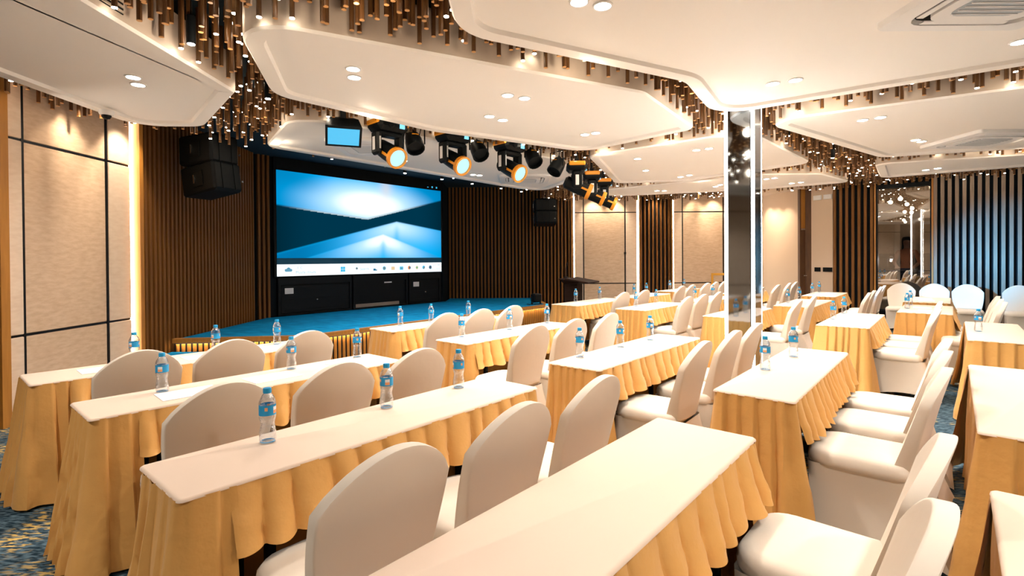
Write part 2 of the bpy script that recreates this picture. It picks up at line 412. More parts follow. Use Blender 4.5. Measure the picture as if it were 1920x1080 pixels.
# small control room behind the tinted glass
cr = struct('wall_control_room', MB().box(-.1, 2.7, 2.2, 2.3, 0, ZC).box(-.1, 0, .2, 2.2, 0, ZC).box(2.6, 2.7, .2, 2.2, 0, ZC), M['wall_paint'], None, (RW0[0], RW0[1], 0), (0, 0, RANG))
struct('floor_control_room', MB().box(0, 2.6, .2, 2.2, 0, .28), M['black_soft'], None, (RW0[0], RW0[1], 0), (0, 0, RANG))
def in_room(x, y): return (RW0[0]+RD.x*x-RD.y*y, RW0[1]+RD.y*x+RD.x*y)
p = in_room(1.3, .62)
e = thing('control_console', 'dark control console behind the tinted glass of the right wall', 'desk', (p[0], p[1], .28), RANG)
part('desk_top', MB().box(-.95, .95, -.28, .22, .80, .84, bev=.008), M['black_soft'], e)
for sx in (-1, 1): part('side_panel', MB().box(sx*.93-.02, sx*.93+.02, -.26, .20, 0, .80), M['black_soft'], e)
part('front_panel', MB().box(-.91, .91, -.24, -.21, .05, .80), M['black'], e)
part('mixer', MB().box(-.55, .35, -.20, .15, .84, .90, bev=.015, mtx=Matrix.Rotation(0, 4, 'X')), M['black'], e)
for k in range(8): part('fader', MB().box(-.50+.1*k, -.47+.1*k, -.10, -.06, .90, .915), M['chrome'], e)
p = in_room(1.3, 2.0)
e = thing('equipment_rack', 'low black equipment rack along the control room back wall', 'rack', (p[0], p[1], .28), RANG)
part('cabinet', MB().box(-1.15, 1.15, -.22, .18, 0, 1.28, bev=.01), M['black_soft'], e)
for k in range(5): part('drawer_front', MB().box(-1.10+.44*k, -.70+.44*k, -.235, -.22, .08, 1.20, bev=.006), M['black'], e)
p = in_room(.95, .55)
e = thing('desk_lamp', 'small desk lamp with lit head on the control console', 'lamp', (p[0], p[1], 1.12), RANG)
part('base', MB().lathe([(.05, 0), (.05, .015), (.01, .02)], 14), M['black'], e, 40); part('stem', MB().tube([(0, 0, .015), (0, 0, .34), (.06, 0, .38)], .007), M['black'], e)
part('shade', MB().lathe([(.055, 0), (.02, .07)], 14, mtx=Matrix.Translation((.07, 0, .32))), M['white_plastic'], e, 40); part('bulb', MB().lathe([(.0, .0), (.03, .01), (.03, .03), (.0, .045)], 12, mtx=Matrix.Translation((.07, 0, .30))), glow('desk_bulb', (.75, .9, 1.0), 2.0, False), e)
lamp('desk_lamp_light', 'POINT', (*in_room(1.02, .50), 1.40), 3.0, (.9, .93, 1.0), .03)
lamp('control_room_light', 'POINT', (*in_room(1.7, 1.3), 3.1), 9.0, WARM, .08)
def person_in_room():
    p = in_room(1.24, 1.14)
    e = thing('person', 'person with long dark hair and rust top at the console behind tinted glass', 'person', (p[0], p[1], .28), RANG)
    V = []; Ed = []; Rr = []
    def v(x, y, z, r, par=None):
        V.append((x, y, z)); Rr.append(r)
        if par is not None: Ed.append((par, len(V)-1))
        return len(V)-1
    pel = v(0, 0, .92, .125); waist = v(0, 0, 1.05, .105, pel); chest = v(0, .01, 1.24, .125, waist); nb = v(0, .015, 1.38, .065, chest); nt_ = v(0, .005, 1.45, .05, nb); hd0 = v(0, -.005, 1.52, .075, nt_); hd1 = v(0, .0, 1.60, .078, hd0)
    for sx in (-1, 1):
        hip = v(sx*.085, 0, .86, .095, pel); kn = v(sx*.10, -.02, .48, .062, hip); an = v(sx*.10, .02, .09, .042, kn); v(sx*.11, -.12, .035, .034, an)
        sh = v(sx*.165, .015, 1.335, .058, chest); el = v(sx*.235, -.03, 1.08, .043, sh); wr_ = v(sx*.16, -.25, .98, .030, el)
        pm_ = v(sx*.145, -.32, .965, .034, wr_)
        for k, (dx, L) in enumerate(((-.028, .062), (-.010, .075), (.010, .070), (.027, .055))):
            a = v(sx*.145+dx, -.365, .962, .0095, pm_); b = v(sx*.145+dx*1.1, -.365-L*.5, .955, .009, a); v(sx*.145+dx*1.1, -.365-L*.8, .935, .0075, b)
        t = v(sx*.145-sx*.042, -.315, .958, .010, pm_); v(sx*.145-sx*.060, -.345, .945, .0085, t)
    me = bpy.data.meshes.new('body'); me.from_pydata(V, Ed, [])
    o = bpy.data.objects.new('body_tmp', me); C.objects.link(o)
    o.modifiers.new('skin', 'SKIN'); sv = me.skin_vertices[0].data
    for i, r in enumerate(Rr): sv[i].radius = (r, r*(.80 if i in (0, 1, 2) else 1)); sv[i].use_root = (i == 0)
    md = o.modifiers.new('sub', 'SUBSURF'); md.levels = 2; md.render_levels = 2
    bm_ = bpy.data.meshes.new_from_object(o.evaluated_get(bpy.context.evaluated_depsgraph_get())); bpy.data.objects.remove(o)
    bm_.materials.clear()
    skin = mat('skin', (.42, .22, .13), .55); top = mat('rust_top', (.36, .11, .03), .8); jeans = mat('dark_trousers', (.02, .025, .04), .8); hair = mat('dark_hair', (.008, .005, .004), .4)
    for m in (skin, top, jeans): bm_.materials.append(m)
    for f in bm_.polygons:
        x, y, z = f.center
        f.material_index = 2 if z < .93 and y > -.2 and abs(x) < .2 else (1 if (z < 1.40 and y > -.13) else 0)
        f.use_smooth = True
    body = obj('body', bm_, e)
    h = MB(); h.lathe([(.02, 1.675), (.075, 1.665), (.100, 1.62), (.104, 1.56), (.100, 1.48), (.108, 1.38), (.10, 1.28), (.06, 1.22)], 18)
    h.v = [(x, y*.95+.035 if y > -.02 or z > 1.63 else (y*.35+.035), z) for x, y, z in h.v]
    part('hair', h, hair, e, 60)
    fc = obj('face', sharp(fix(MB().lathe([(.004, -.012), (.013, .0), (.006, .03)], 8, mtx=Matrix.Translation((0, -.085, 1.555))).mesh('nose', skin)), 60), e)
    for sx in (-1, 1):
        part('eye', MB().lathe([(.0, -.008), (.012, .0), (.0, .008)], 10, mtx=Matrix.Translation((sx*.032, -.072, 1.59))), M['black'], e, 60)
    part('mouth', MB().box(-.022, .022, -.080, -.066, 1.510, 1.518), mat('lips', (.35, .07, .06), .5), e)
person_in_room()

# switches and return-air grilles on the beige wall
for k, (t, n_) in enumerate(((.10, 'first'), (.155, 'second'), (.27, 'third'), (.33, 'fourth'), (.385, 'fifth'))):
    a = Vector((7.19, 12.36)); b = Vector(RW0); d = (b-a).normalized(); p = a+d*(t/ .44*(b-a).length)
    ang = math.atan2(d.y, d.x)
    e = thing('wall_switch', 'black square wall switch on beige wall, %s in row away from the door' % n_, 'switch', (p.x, p.y, 1.20), ang, 'black switches beside the door')
    part('plate', MB().box(-.036, .036, -.018, .01, -.05, .05, bev=.004), M['black_soft'], e)
    part('rocker', MB().box(-.018, .018, -.026, -.015, -.03, .03, bev=.003), M['black'], e)
for t, n_ in ((.13, 'nearer the door'), (.335, 'nearer the slatted wall')):
    a = Vector((7.19, 12.36)); b = Vector(RW0); d = (b-a).normalized(); p = a+d*(t/.44*(b-a).length)
    e = thing('air_grille', 'white slotted air grille high on beige wall, the one %s' % n_, 'grille', (p.x, p.y, 2.9), math.atan2(d.y, d.x), 'white air grilles')
    part('frame', MB().box(-.095, .095, -.02, .01, -.055, .055, bev=.004), M['white_plastic'], e)
    for k in range(4): part('louvre', MB().box(-.08, .08, -.03, -.015, -.04+k*.024, -.028+k*.024), M['white_plastic'], e)

# ------------------------------------------------------------------ hanging ceiling rafts
RAFTS = [
 ('long white ceiling raft beside the beige fabric wall', [(-2.46, -2.6, .1), (-2.46, 4.62, .10), (-3.44, 5.78, .30), (-4.16, 5.74, .45), (-4.10, -2.6, .1)]),
 ('large white ceiling raft with rounded tip hanging in front of the stage lights', [(-1.74, 3.19, .34), (1.22, 4.71, .30), (2.16, 6.04, .16), (1.03, 7.29, .35), (-.95, 6.06, 1.2), (-2.17, 4.70, .35)]),
 ('biggest white ceiling raft, ending at the lit column', [(-.37, 1.0, .2), (1.5, -.9, .2), (6.3, -.9, .2), (6.3, 2.5, .2), (2.16, 5.50, .40), (1.48, 4.42, .40), (-.36, 3.46, .40)]),
 ('white ceiling raft with an air cassette, behind the lit column towards the grey slats', [(7.9, 2.6, .3), (10.2, 4.2, .3), (9.4, 6.5, .4), (5.62, 7.86, .30), (3.02, 5.95, .22), (3.02, 5.62, .18)]),
 ('white ceiling raft passing behind the lit column, its tip beside the stage lights', [(2.55, 6.42, .3), (3.15, 6.50, .3), (4.82, 8.28, .25), (3.42, 10.18, .3), (2.08, 10.38, .3), (1.12, 7.6, .3)]),
 ('farthest white ceiling raft before the beige fabric panels', [(4.5, 9.38, .3), (5.62, 9.38, .3), (6.88, 10.42, .2), (5.5, 11.5, .3), (2.7, 12.45, .4), (1.15, 11.95, .2), (2.55, 11.0, .4)]),
 ('pale ceiling raft above the grey slatted wall', [(8.0, 7.62, .4), (9.5, 6.95, .3), (9.9, 7.9, .3), (7.1, 9.92, .25), (5.93, 8.42, .2)]),
 ('blue-lit ceiling raft over the stage front', [(-2.42, 5.58, .30), (-2.05, 5.60, .3), (.72, 7.83, .25), (1.32, 9.55, .3), (.72, 11.45, .5), (.1, 11.0, 1.0), (-3.25, 6.82, .25)]),
]
RP = []
for label, cs in RAFTS:
    if area2([c[:2] for c in cs]) < 0: cs = cs[::-1]
    o = fillet(cs); i1 = inset(o, .13); i2 = inset(o, .145); core = inset(o, .22)
    RP.append(o)
    cx = sum(p[0] for p in o)/len(o); cy = sum(p[1] for p in o)/len(o)
    t = thing('ceiling_raft', label, 'ceiling panel', (0, 0, ZR), 0, 'hanging ceiling rafts')
    N = len(o)
    b = MB(); k = 0
    rings = [[(x, y, .32) for x, y in o], [(x, y, .02) for x, y in o], [(x, y, 0) for x, y in inset(o, .015)], [(x, y, 0) for x, y in i1], [(x, y, .028) for x, y in i2]]
    sd = MB(); sd.grid([list(r) for r in zip(*rings[:2])], closed_u=True)
    sd.v += [(x, y, .32) for x, y in inset(o, .25)]; kk = len(sd.v)-N
    for i in range(N): j = (i+1) % N; sd.f.append((2*i, 2*j, kk+j, kk+i)); sd.mi.append(0)
    sd.prism(core, .32, ZC-ZR, 0, False, False)
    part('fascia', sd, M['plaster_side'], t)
    rm = MB(); rm.grid([list(r) for r in zip(*rings[1:])], closed_u=True); part('rim', rm, M['plaster'], t, 35)
    fl = MB(); fl.v = [(x, y, .028) for x, y in i2]+[(x, y, .034) for x, y in i2]; fl.f = [tuple(range(N)), tuple(range(N, 2*N))]; fl.mi = [0, 0]
    part('recessed_field', fl, M['plaster'], t)

# slotted air grille let into the side of the raft by the beige wall
r1 = [o for o in bpy.data.objects if o.name == 'ceiling_raft'][0]
ag = part('air_grille', MB().box(-2.475, -2.455, 2.35, 3.28, .06, .27), M['black_soft'], r1)
for k in range(6): part('grille_bar', MB().box(-2.458, -2.446, 2.35, 3.28, .066+k*.034, .080+k*.034), M['plaster_side'], ag)

# flush downlights in pairs
DL = [
 (0, 'lit pair near the camera dome', [(-3.13, 4.28), (-3.22, 4.46)]), 
 (1, 'brightest pair at the rounded tip', [(-1.26, 4.13), (-1.31, 4.32)]), (1, 'pair at mid length', [(-.03, 4.82), (.13, 4.91)]),
 (1, 'pair over the second moving head', [(-.23, 5.52), (-.09, 5.67)]), (1, 'pair at the column end', [(.91, 6.36), (1.03, 6.28)]),
 (2, 'pair at the frame top', [(.41, 3.08), (.56, 3.13)]), (2, 'pair nearest the lit column', [(2.31, 4.55), (2.46, 4.46)]), (2, 'pair beside the big air cassette', [(3.65, 3.70), (3.80, 3.63)]),
 (3, 'pair nearest the column', [(3.94, 5.78), (4.06, 5.67)]), (3, 'pair beside the air cassette', [(5.32, 6.78), (5.47, 6.87)]),
 (4, 'pair at the stage tip', [(1.94, 7.92), (2.34, 8.98)]), (4, 'pair left of the column', [(2.63, 7.32), (2.77, 7.22)]), (4, 'pair at the far edge', [(3.19, 9.72), (3.29, 9.53)]),
 (5, 'pair just right of the column', [(4.97, 10.05), (5.07, 9.93)]), (5, 'pair left of the column', [(4.38, 11.06), (4.38, 10.82)]), (5, 'pair over the slats between panels', [(3.30, 11.69), (3.47, 11.70)]),
 (5, 'pair near the alcove', [(5.91, 10.52), (5.80, 10.66)]), (6, 'pair over the mirror', [(7.34, 9.13), (7.42, 8.97)]), (7, 'pair beside the first air cassette', [(-1.71, 7.74), (-1.66, 7.96)]), (7, 'pair beside the second air cassette', [(-.69, 9.30), (-.58, 9.37)]),
]
short = ['raft by beige wall', 'raft before the stage lights', 'biggest raft', 'raft right of column', 'raft behind column', 'farthest raft', 'raft above grey slats', 'raft over the stage']
dl_ring = fix(MB().lathe([(.062, .004), (.062, -.006), (.050, -.008), (.048, 0.0)], 20, cap0=False, cap1=False).mesh('ring', M['white_plastic']))
dl_lens = MB().cyl(.050, -.004, 0.003, 20).mesh('lens', M['down_lit'])
for r, pn, ps in DL:
    for k, (x, y) in enumerate(ps):
        e = thing('downlight', 'downlight, %s of %s, %s' % (('first', 'second')[k], pn, short[r]), 'downlight', (x, y, ZR+.027), 0, 'ceiling downlights')
        obj('ring', dl_ring, e); obj('lens', dl_lens, e)
    x = sum(p[0] for p in ps)/len(ps); y = sum(p[1] for p in ps)/len(ps)
    lamp('downlight_beam', 'SPOT', (x, y, ZR+.010), E_DOWN, NEUT, .07, (x, y, 0), 140, 1.0)
for (x, y) in ((-3.2, 1.2), (-3.2, -1.4), (1.6, .6), (3.6, 1.4), (5.2, .6), (-.8, -1.2), (7.5, 4.5), (8.6, 5.6), (8.2, 1.5), (10.5, 1.0)):
    lamp('downlight_beam', 'SPOT', (x, y, ZR-.01), E_DOWN*1.1, NEUT, .07, (x, y, 0), 140, 1.0)

# ------------------------------------------------------------------ hanging wooden tubes, some with a lamp in the end
def tube_parts(L):
    return L
tube_me = fix(MB().lathe([(.0165, 0), (.0165, 1)], 10, cap0=False).mesh('wood_tube', M['tube_wood']))
tube_unit = MB().lathe([(.0165, 0), (.0165, 1)], 10, 0, cap0=False, cap1=False)
tube_end_me = fix(MB().lathe([(.0165, 0), (.0165, .004)], 10).mesh('end_cap', M['tube_end']))
tube_lamp_me = fix(MB().lathe([(.0155, 0), (.0155, .006)], 10).mesh('lamp', M['lamp_lit']))
def project(x, y, z):
    dx, dy, dz = x, y, z-CAM_H
    if dy < .3: return None
    return 960+965*dx/dy, 486-965*dz/dy
CX_, CY_ = 2.46, 5.47
pts = []
g = .104
yy = 2.4
row = 0
while yy < 13.7:
    xx = -4.62 + (g/2 if row % 2 else 0)
    while xx < 9.9:
        x = xx+random.uniform(-.022, .022); y = yy+random.uniform(-.022, .022)
        n_ = -UY*x+UX*y; u_ = UX*x+UY*y
        zb = 3.005+.32*random.random()**1.6
        if (row + int(xx/g)) % 3 == 0: zb += .08
        zb = min(zb, 3.34)
        ok = u_ < 13.6 and y < 13.8 and not (x > 5.5 and y > 12.0)
        if n_ > 7.15 and x < .8: ok = False
        if x < 1.45 and y > 11.6: ok = ok and y > 12.6 and x > .75
        if ok:
            for P in RP:
                if min(p[0] for p in P)-.1 < x < max(p[0] for p in P)+.1 and min(p[1] for p in P)-.1 < y < max(p[1] for p in P)+.1:
                    if inside(P, x, y) or any(inside(P, x+.095*math.cos(a), y+.095*math.sin(a)) for a in (0, .785, 1.57, 2.36, 3.14, 3.93, 4.71, 5.5)): ok = False; break
        if ok:
            pr = project(x, y, zb)
            if pr and -120 < pr[0] < 2040 and -160 < pr[1]:
                t_ = (ZR-CAM_H)/(zb-CAM_H)
                vis = -8 < pr[0] < 1928 and -6 < pr[1] and not any(inside(P, x*t_, y*t_) for P in RP)
                pts.append((math.hypot(x, y), x, y, zb, vis, random.random() < .135))
        xx += g
    yy += g*.9; row += 1
# a row of tubes lines the side of every raft, long and short in turn
for P in RP:
    Q = inset(P, -.05); acc = 0.0; k = 0
    for a, b in zip(Q, Q[1:]+Q[:1]):
        L = math.hypot(b[0]-a[0], b[1]-a[1])
        while acc < L:
            x = a[0]+(b[0]-a[0])*acc/L; y = a[1]+(b[1]-a[1])*acc/L; acc += .105; k += 1
            zb = (3.03+.04*random.random()) if k % 2 else (3.10+.09*random.random())
            n_ = -UY*x+UX*y; u_ = UX*x+UY*y
            if u_ > 13.6 or y > 13.8 or y < 2.3 or x < -4.64 or (n_ > 7.15 and x < .8): continue
            if any(inside(W_, x+.02*math.cos(t), y+.02*math.sin(t)) for W_ in RP for t in (0, 1.57, 3.14, 4.71)): continue
            if abs(x-CX_) < .22 and abs(y-CY_) < .22: continue
            pr = project(x, y, zb)
            if pr and -120 < pr[0] < 2040 and -160 < pr[1]:
                t_ = (ZR-CAM_H)/(zb-CAM_H)
                v_ = -8 < pr[0] < 1928 and -6 < pr[1] and not any(inside(W_, x*t_, y*t_) for W_ in RP)
                pts.append((math.hypot(x, y), x, y, zb, v_, random.random() < .16))
        acc -= L
pts.sort(key=lambda p: p[0])
vis = [p for p in pts if p[4]]
near = vis[:290]; nearset = set(id(p) for p in near)
GAPN = ['the raft by the beige wall', 'the raft before the stage lights', 'the biggest raft', 'the raft right of the column', 'the raft behind the column', 'the farthest raft', 'the raft above grey slats', 'the raft over the stage']
def gap_name(x, y):
    d = sorted((min(math.hypot(x-q[0], y-q[1]) for q in [(a[0]+(b[0]-a[0])*k/6, a[1]+(b[1]-a[1])*k/6) for a, b in zip(P, P[1:]+P[:1]) for k in range(6)]), i) for i, P in enumerate(RP))
    a, b = sorted((d[0][1], d[1][1]))
    if d[1][0] > 1.0: return 'at the edge of '+GAPN[d[0][1]]
    return 'between '+GAPN[a]+' and '+GAPN[b]
bulk = MB()
for p in pts:
    d, x, y, zb, v, lit = p
    if id(p) in nearset:
        if lit:
            e = thing('hanging_tube', 'lit tube '+gap_name(x, y), 'tube light', (x, y, zb), 0, 'lit tubes in the dark ceiling gaps')
        else:
            e = thing('hanging_tube', 'unlit tube '+gap_name(x, y), 'hanging tube', (x, y, zb), 0, 'unlit tubes in the dark ceiling gaps')
        q = obj('wood_tube', tube_me, e); q.scale = (1, 1, ZC-zb)
        if lit: obj('lamp', tube_lamp_me, e, (0, 0, -.004))
        else: obj('end_cap', tube_end_me, e)
    else:
        k = Matrix.Translation((x, y, zb)) @ Matrix.Diagonal((1, 1, ZC-zb, 1))
        bulk.lathe([(.0165, 0), (.0165, 1)], 7, 0, k, cap0=False, cap1=False)
        bulk.lathe([(.0165, 0), (.0165, .006)], 7, 2 if lit else 1, Matrix.Translation((x, y, zb-.003)), cap1=False)
bo = obj('hanging_tubes', bulk.mesh('hanging_tubes', [M['tube_wood'], M['tube_end'], M['lamp_lit']]))
tag(bo, 'mass of farther small brown hanging tubes, many with lit ends, in the ceiling gaps', 'hanging tubes'); bo['kind'] = 'stuff'
# the warm light those lamps give, gathered in the gaps
for (x, y) in ((-2.1, 3.6), (-2.75, 5.6), (-3.0, 6.6), (-1.5, 5.4), (-.9, 3.05), (.6, 4.05), (1.75, 4.85), (2.5, 5.7), (2.75, 6.15), (2.0, 6.7), (1.3, 7.4), (3.9, 6.9),
               (5.1, 8.1), (5.6, 9.0), (4.9, 9.0), (6.4, 9.4), (7.4, 7.5), (3.2, 5.2), (4.6, 4.3), (1.6, 10.6), (1.5, 12.6), (-2.05, 2.0), (3.8, 10.2)):
    lamp('tube_glow', 'POINT', (x, y, 2.96), E_GAP, WARM, .05)

# ------------------------------------------------------------------ black pendant spots among the tubes and above the screen
def pendant_spot(x, y, z, label, h=.20):
    e = thing('pendant_spot', label, 'spotlight', (x, y, z), 0, 'black cylinder spots under the dark ceiling')
    part('housing', MB().lathe([(.026, .0), (.030, .004), (.030, h), (.022, h+.006)], 14), M['black_soft'], e, 40)
    part('lens', MB().cyl(.024, -.004, .002, 14), M['down_lit'], e)
    part('stem', MB().cyl(.006, h, ZC-z, 6), M['black'], e)
for k, (x, y, z) in enumerate(((-1.85, 8.95, 3.0), (-1.30, 9.65, 3.0), (-.78, 10.25, 3.0), (-.22, 10.95, 3.0), (.22, 11.50, 3.0))):
    pendant_spot(x, y, z, 'small black cylinder spot above the screen, %s counted from the beige wall' % ('first', 'second', 'third', 'fourth', 'fifth')[k])
for (x, y, z, l) in ((-2.30, 3.72, 3.06, 'black cylinder spot among the tubes near the first raft edge'), (-2.33, 4.95, 3.05, 'black cylinder spot among the tubes at the raft corner'),
                     (-2.62, 5.9, 3.03, 'black cylinder spot hanging before the blue stage wall'), (5.05, 8.10, 3.05, 'black cylinder spot in the sparkling gap before the alcove'),
                     (3.55, 6.62, 3.05, 'black cylinder spot in the gap right of the lit column')):
    pendant_spot(x, y, z, l)

# ------------------------------------------------------------------ air cassettes
def cassette(x, y, label):
    e = thing('air_cassette', label, 'air conditioner', (x, y, ZR+.03), 0, 'ceiling air cassettes')
    h = .475
    o = fillet([(-h, -h, .05), (h, -h, .05), (h, h, .05), (-h, h, .05)], 4); i = fillet([(-.37, -.37, .12), (.37, -.37, .12), (.37, .37, .12), (-.37, .37, .12)], 4)
    b = MB(); N = len(o)
    rings = [[(p[0], p[1], .0) for p in o], [(p[0], p[1], -.03) for p in o], [(p[0]*.985, p[1]*.985, -.042) for p in o], [(p[0], p[1], -.05) for p in i], [(p[0]*.97, p[1]*.97, -.02) for p in i]]
    b.grid([list(r) for r in zip(*rings)], closed_u=True); part('frame', b, M['white_plastic'], e, 40)
    part('air_slot', MB().prism([(p[0]*.99, p[1]*.99) for p in i], -.022, -.018), M['black'], e)
    inn = fillet([(-.295, -.295, .10), (.295, -.295, .10), (.295, .295, .10), (-.295, .295, .10)], 5)
    part('centre_panel', MB().prism(inn, -.058, -.02), M['white_plastic'], e)
    part('intake_grille', MB().prism([(p[0]*.74, p[1]*.74) for p in inn], -.060, -.05), M['grille'], e)
    for k in range(9): part('grille_bar', MB().box(-.20, .20, -.192+k*.048-.005, -.192+k*.048+.005, -.064, -.058), M['white_plastic'], e)
    for a in range(4):
        part('flap', MB().box(-.27, .27, .310, .352, -.050, -.044, mtx=Matrix.Rotation(a*PI/2, 4, 'Z') @ Matrix.Rotation(.0, 4, 'X')), M['white_plastic'], e)
cassette(2.89, 2.96, 'white air cassette on the biggest raft, cut by the picture top')
cassette(6.15, 6.72, 'white air cassette on the raft behind the column, towards grey slats')
cassette(-1.88, 6.92, 'white air cassette above the stage front, behind the first moving head')
cassette(.25, 9.76, 'white air cassette above the stage, nearer the lectern')
e = thing('dome_camera', 'small white dome camera on the edge of the raft by beige wall', 'camera', (-4.03, 5.14, ZR), 0)
part('housing', MB().lathe([(.065, .0), (.065, -.025), (.055, -.045)], 18), M['white_plastic'], e, 40)
part('dome', MB().lathe([(.042, -.044), (.040, -.060), (.028, -.078), (.008, -.085)], 16), M['black'], e, 60)

# ------------------------------------------------------------------ stage
ZS = .45
SP = [(-4.57, 6.92), (-2.86, 7.14), (.80, 11.80), (.62, 13.90), (-1.72, 13.90), (-1.72, 12.9), (-4.55, 9.42)]
st = thing('stage', 'low blue-carpeted stage with gold fluted front in the room corner', 'stage', (0, 0, 0))
part('platform', MB().prism([(p[0], p[1]) for p in inset(SP, .07)], 0, ZS-.03), M['slat_back'], st)
part('carpet_top', MB().prism([(p[0], p[1]) for p in inset(SP, .05)], ZS-.03, ZS), M['stage_carpet'], st)
flute = fix(MB().lathe([(.024, .03), (.024, ZS-.075)], 10).mesh('slat', M['trim_wood']))
sharp(flute, 50)
for (a, b) in ((SP[0], SP[1]), (SP[1], SP[2]), (SP[2], SP[3])):
    A, B = Vector(a), Vector(b); d = (B-A).normalized(); L = (B-A).length; nrm = Vector((d.y, -d.x)); ang = math.atan2(d.y, d.x)
    part('nosing', MB().box(0, L, -.02, .07, ZS-.035, ZS+.004).box(0, L, -.02, -.010, ZS-.055, ZS-.035), M['trim_wood'], st, None, (A.x, A.y, 0), (0, 0, ang))
    part('led_strip', MB().box(.02, L-.02, -.006, .006, ZS-.044, ZS-.037), M['stage_led'], st, None, (A.x, A.y, 0), (0, 0, ang))
    part('plinth', MB().box(0, L, .04, .07, 0, ZS-.03), M['slat_back'], st, None, (A.x, A.y, 0), (0, 0, ang))
    k = .04
    while k < L-.02:
        q = A+d*k-nrm*.04; obj('slat', flute, st, (q.x, q.y, 0)); k += .072
e = thing('stage_step', 'small blue carpeted step before the stage, behind front-row table', 'step', (-4.2, 6.72, 0))
part('tread', MB().box(-.36, .50, -.13, .16, .24, .285, bev=.006), M['step_blue'], e)
part('riser', MB().box(-.34, .48, -.11, .16, 0, .24), M['trim_wood'], e)

# ------------------------------------------------------------------ video wall; local x along the wall, local -y towards the audience
VA = Vector((-4.46, 9.70)); VB = Vector((-1.80, 12.93)); VD = (VB-VA); VL = VD.length; VANG = math.atan2(VD.y, VD.x)
vw = thing('video_wall', 'big LED video wall showing a blue abstract desktop picture', 'screen', (VA.x, VA.y, 0), VANG)
Z0, Z1 = 1.20, 3.41
part('housing', MB().box(-.05, VL+.02, -.06, .12, Z0-.02, ZC-.005, bev=.005), M['black'], vw)
def smooth(a, b, x):
    t = max(0., min(1., (x-a)/(b-a))); return t*t*(3-2*t)
def mixc(a, b, t): return tuple(a[i]+(b[i]-a[i])*t for i in range(3))
def wall_picture(s, t):
    """s 0..1 left to right, t 0 bottom .. 1 top: pale wing forms glowing on deep blue"""
    deep = (.000, .012, .022); mid = (.0, .13, .33); cyan = (.0, .42, .88); pale = (.62, .84, .95); white = (.95, .96, .97)
    col = deep
    col = mixc(col, (.0, .035, .07), smooth(.0, .5, 1-abs(s-.5)*1.6)*.8)
    # upper form: hangs from the top, lower edge is a shallow V with its point at s=.46
    edge = .50+(.48-s)*.19 if s < .48 else .50+(s-.48)*.66
    if t > edge:
        h = (t-edge)
        c = mixc(mid, cyan, smooth(.0, .95, 1-abs(s-.45)*1.3))
        k = smooth(.62, 0.0, math.hypot((s-.50)*1.25, (t-.70)*1.55))
        c = mixc(c, pale, min(1, k*1.35)); c = mixc(c, white, smooth(.50, .95, k))
        c = mixc(c, (.72, .62, .58), .55*math.exp(-((s-.60)/.04)**2)*smooth(.66, .95, t))
        c = mixc(c, mid, smooth(.25, .55, s-.48)*smooth(.05, .35, h)*.9)
        c = mixc(c, (.0, .20, .45), smooth(.30, .02, s)*smooth(.15, .4, h)*.9)
        col = mixc(col, c, smooth(0, .03, h)); col = mixc(col, (.75, .93, 1.), .6*math.exp(-(h/.018)**2)*smooth(.45, .2, abs(s-.46)))
    # lower pair of peaks
    for (cx, top, kl, kr, br) in ((.67, .507, .66, .29, .72), (.58, .33, .73, .77, 1.0)):
        lo = top-abs(s-cx)*(kl if s < cx else kr)
        if t < lo:
            h = lo-t; c = mixc(cyan, (.0, .16, .38), smooth(.12, .60, abs(s-cx)))
            k = math.exp(-((abs(s-cx))/.20)**2)*math.exp(-((h-.07)/.16)**2)
            k *= 1-.45*math.exp(-((s-cx)/.018)**2)*smooth(.02, .2, h)
            c = mixc(c, pale, min(1, 1.15*k*br)); c = mixc(c, white, .7*smooth(.6, 1., k*br))
            c = mixc(c, cyan, .5*math.exp(-(h/.02)**2)); col = mixc(col, c, smooth(0, .02, h))
    return col
def picture(name, x0, x1, z0, z1, fn, nx, nz, strength, parent, y=-.066):
    b = MB(); b.grid([[(x0+(x1-x0)*i/nx, y, z0+(z1-z0)*j/nz) for j in range(nz+1)] for i in range(nx+1)])
    m = bpy.data.materials.get('screen_'+name) or bpy.data.materials.new('screen_'+name); m.use_nodes = True
    nt = m.node_tree; nt.nodes.clear()
    at = nt.nodes.new('ShaderNodeVertexColor'); at.layer_name = 'picture'
    em = nt.nodes.new('ShaderNodeEmission'); em.inputs[1].default_value = strength; ou = nt.nodes.new('ShaderNodeOutputMaterial')
    nt.links.new(at.outputs[0], em.inputs[0]); nt.links.new(em.outputs[0], ou.inputs[0])
    me = b.mesh(name, m)
    ca = me.color_attributes.new('picture', 'FLOAT_COLOR', 'POINT')
    k = 0; data = []
    for i in range(nx+1):
        for j in range(nz+1): data += [*fn(i/nx, j/nz), 1.0]
    ca.data.foreach_set('color', data)
    return obj(name, me, parent)
ZT0, ZT1 = Z0, Z0+.225
ZP0, ZP1 = Z0+.345, 3.205
picture('desktop_picture', 0, VL-.03, ZP0, ZP1, wall_picture, 260, 150, .36, vw)
part('window_bar', MB().box(0, VL-.03, -.065, -.055, ZP1, Z1), M['black'], vw)
part('picture_border', MB().box(0, VL-.03, -.065, -.055, ZT1, ZP0), glow('border_dark_blue', (.0, .03, .055), .30, False), vw)
tb = part('taskbar', MB().box(0, VL-.03, -.068, -.055, ZT0, ZT1), glow('taskbar_white', (.88, .97, 1.0), .42), vw)
def text(body, x, z, size, m, parent, align='LEFT'):
    cu = bpy.data.curves.new('text', 'FONT'); cu.body = body; cu.size = size; cu.align_x = align; cu.resolution_u = 2
    cu.materials.append(m)
    tmp = bpy.data.objects.new('text', cu); C.objects.link(tmp)
    me = bpy.data.meshes.new_from_object(tmp.evaluated_get(bpy.context.evaluated_depsgraph_get()))
    bpy.data.objects.remove(tmp)
    return obj('lettering', me, parent, (x, -.071, z), (PI/2, 0, 0))
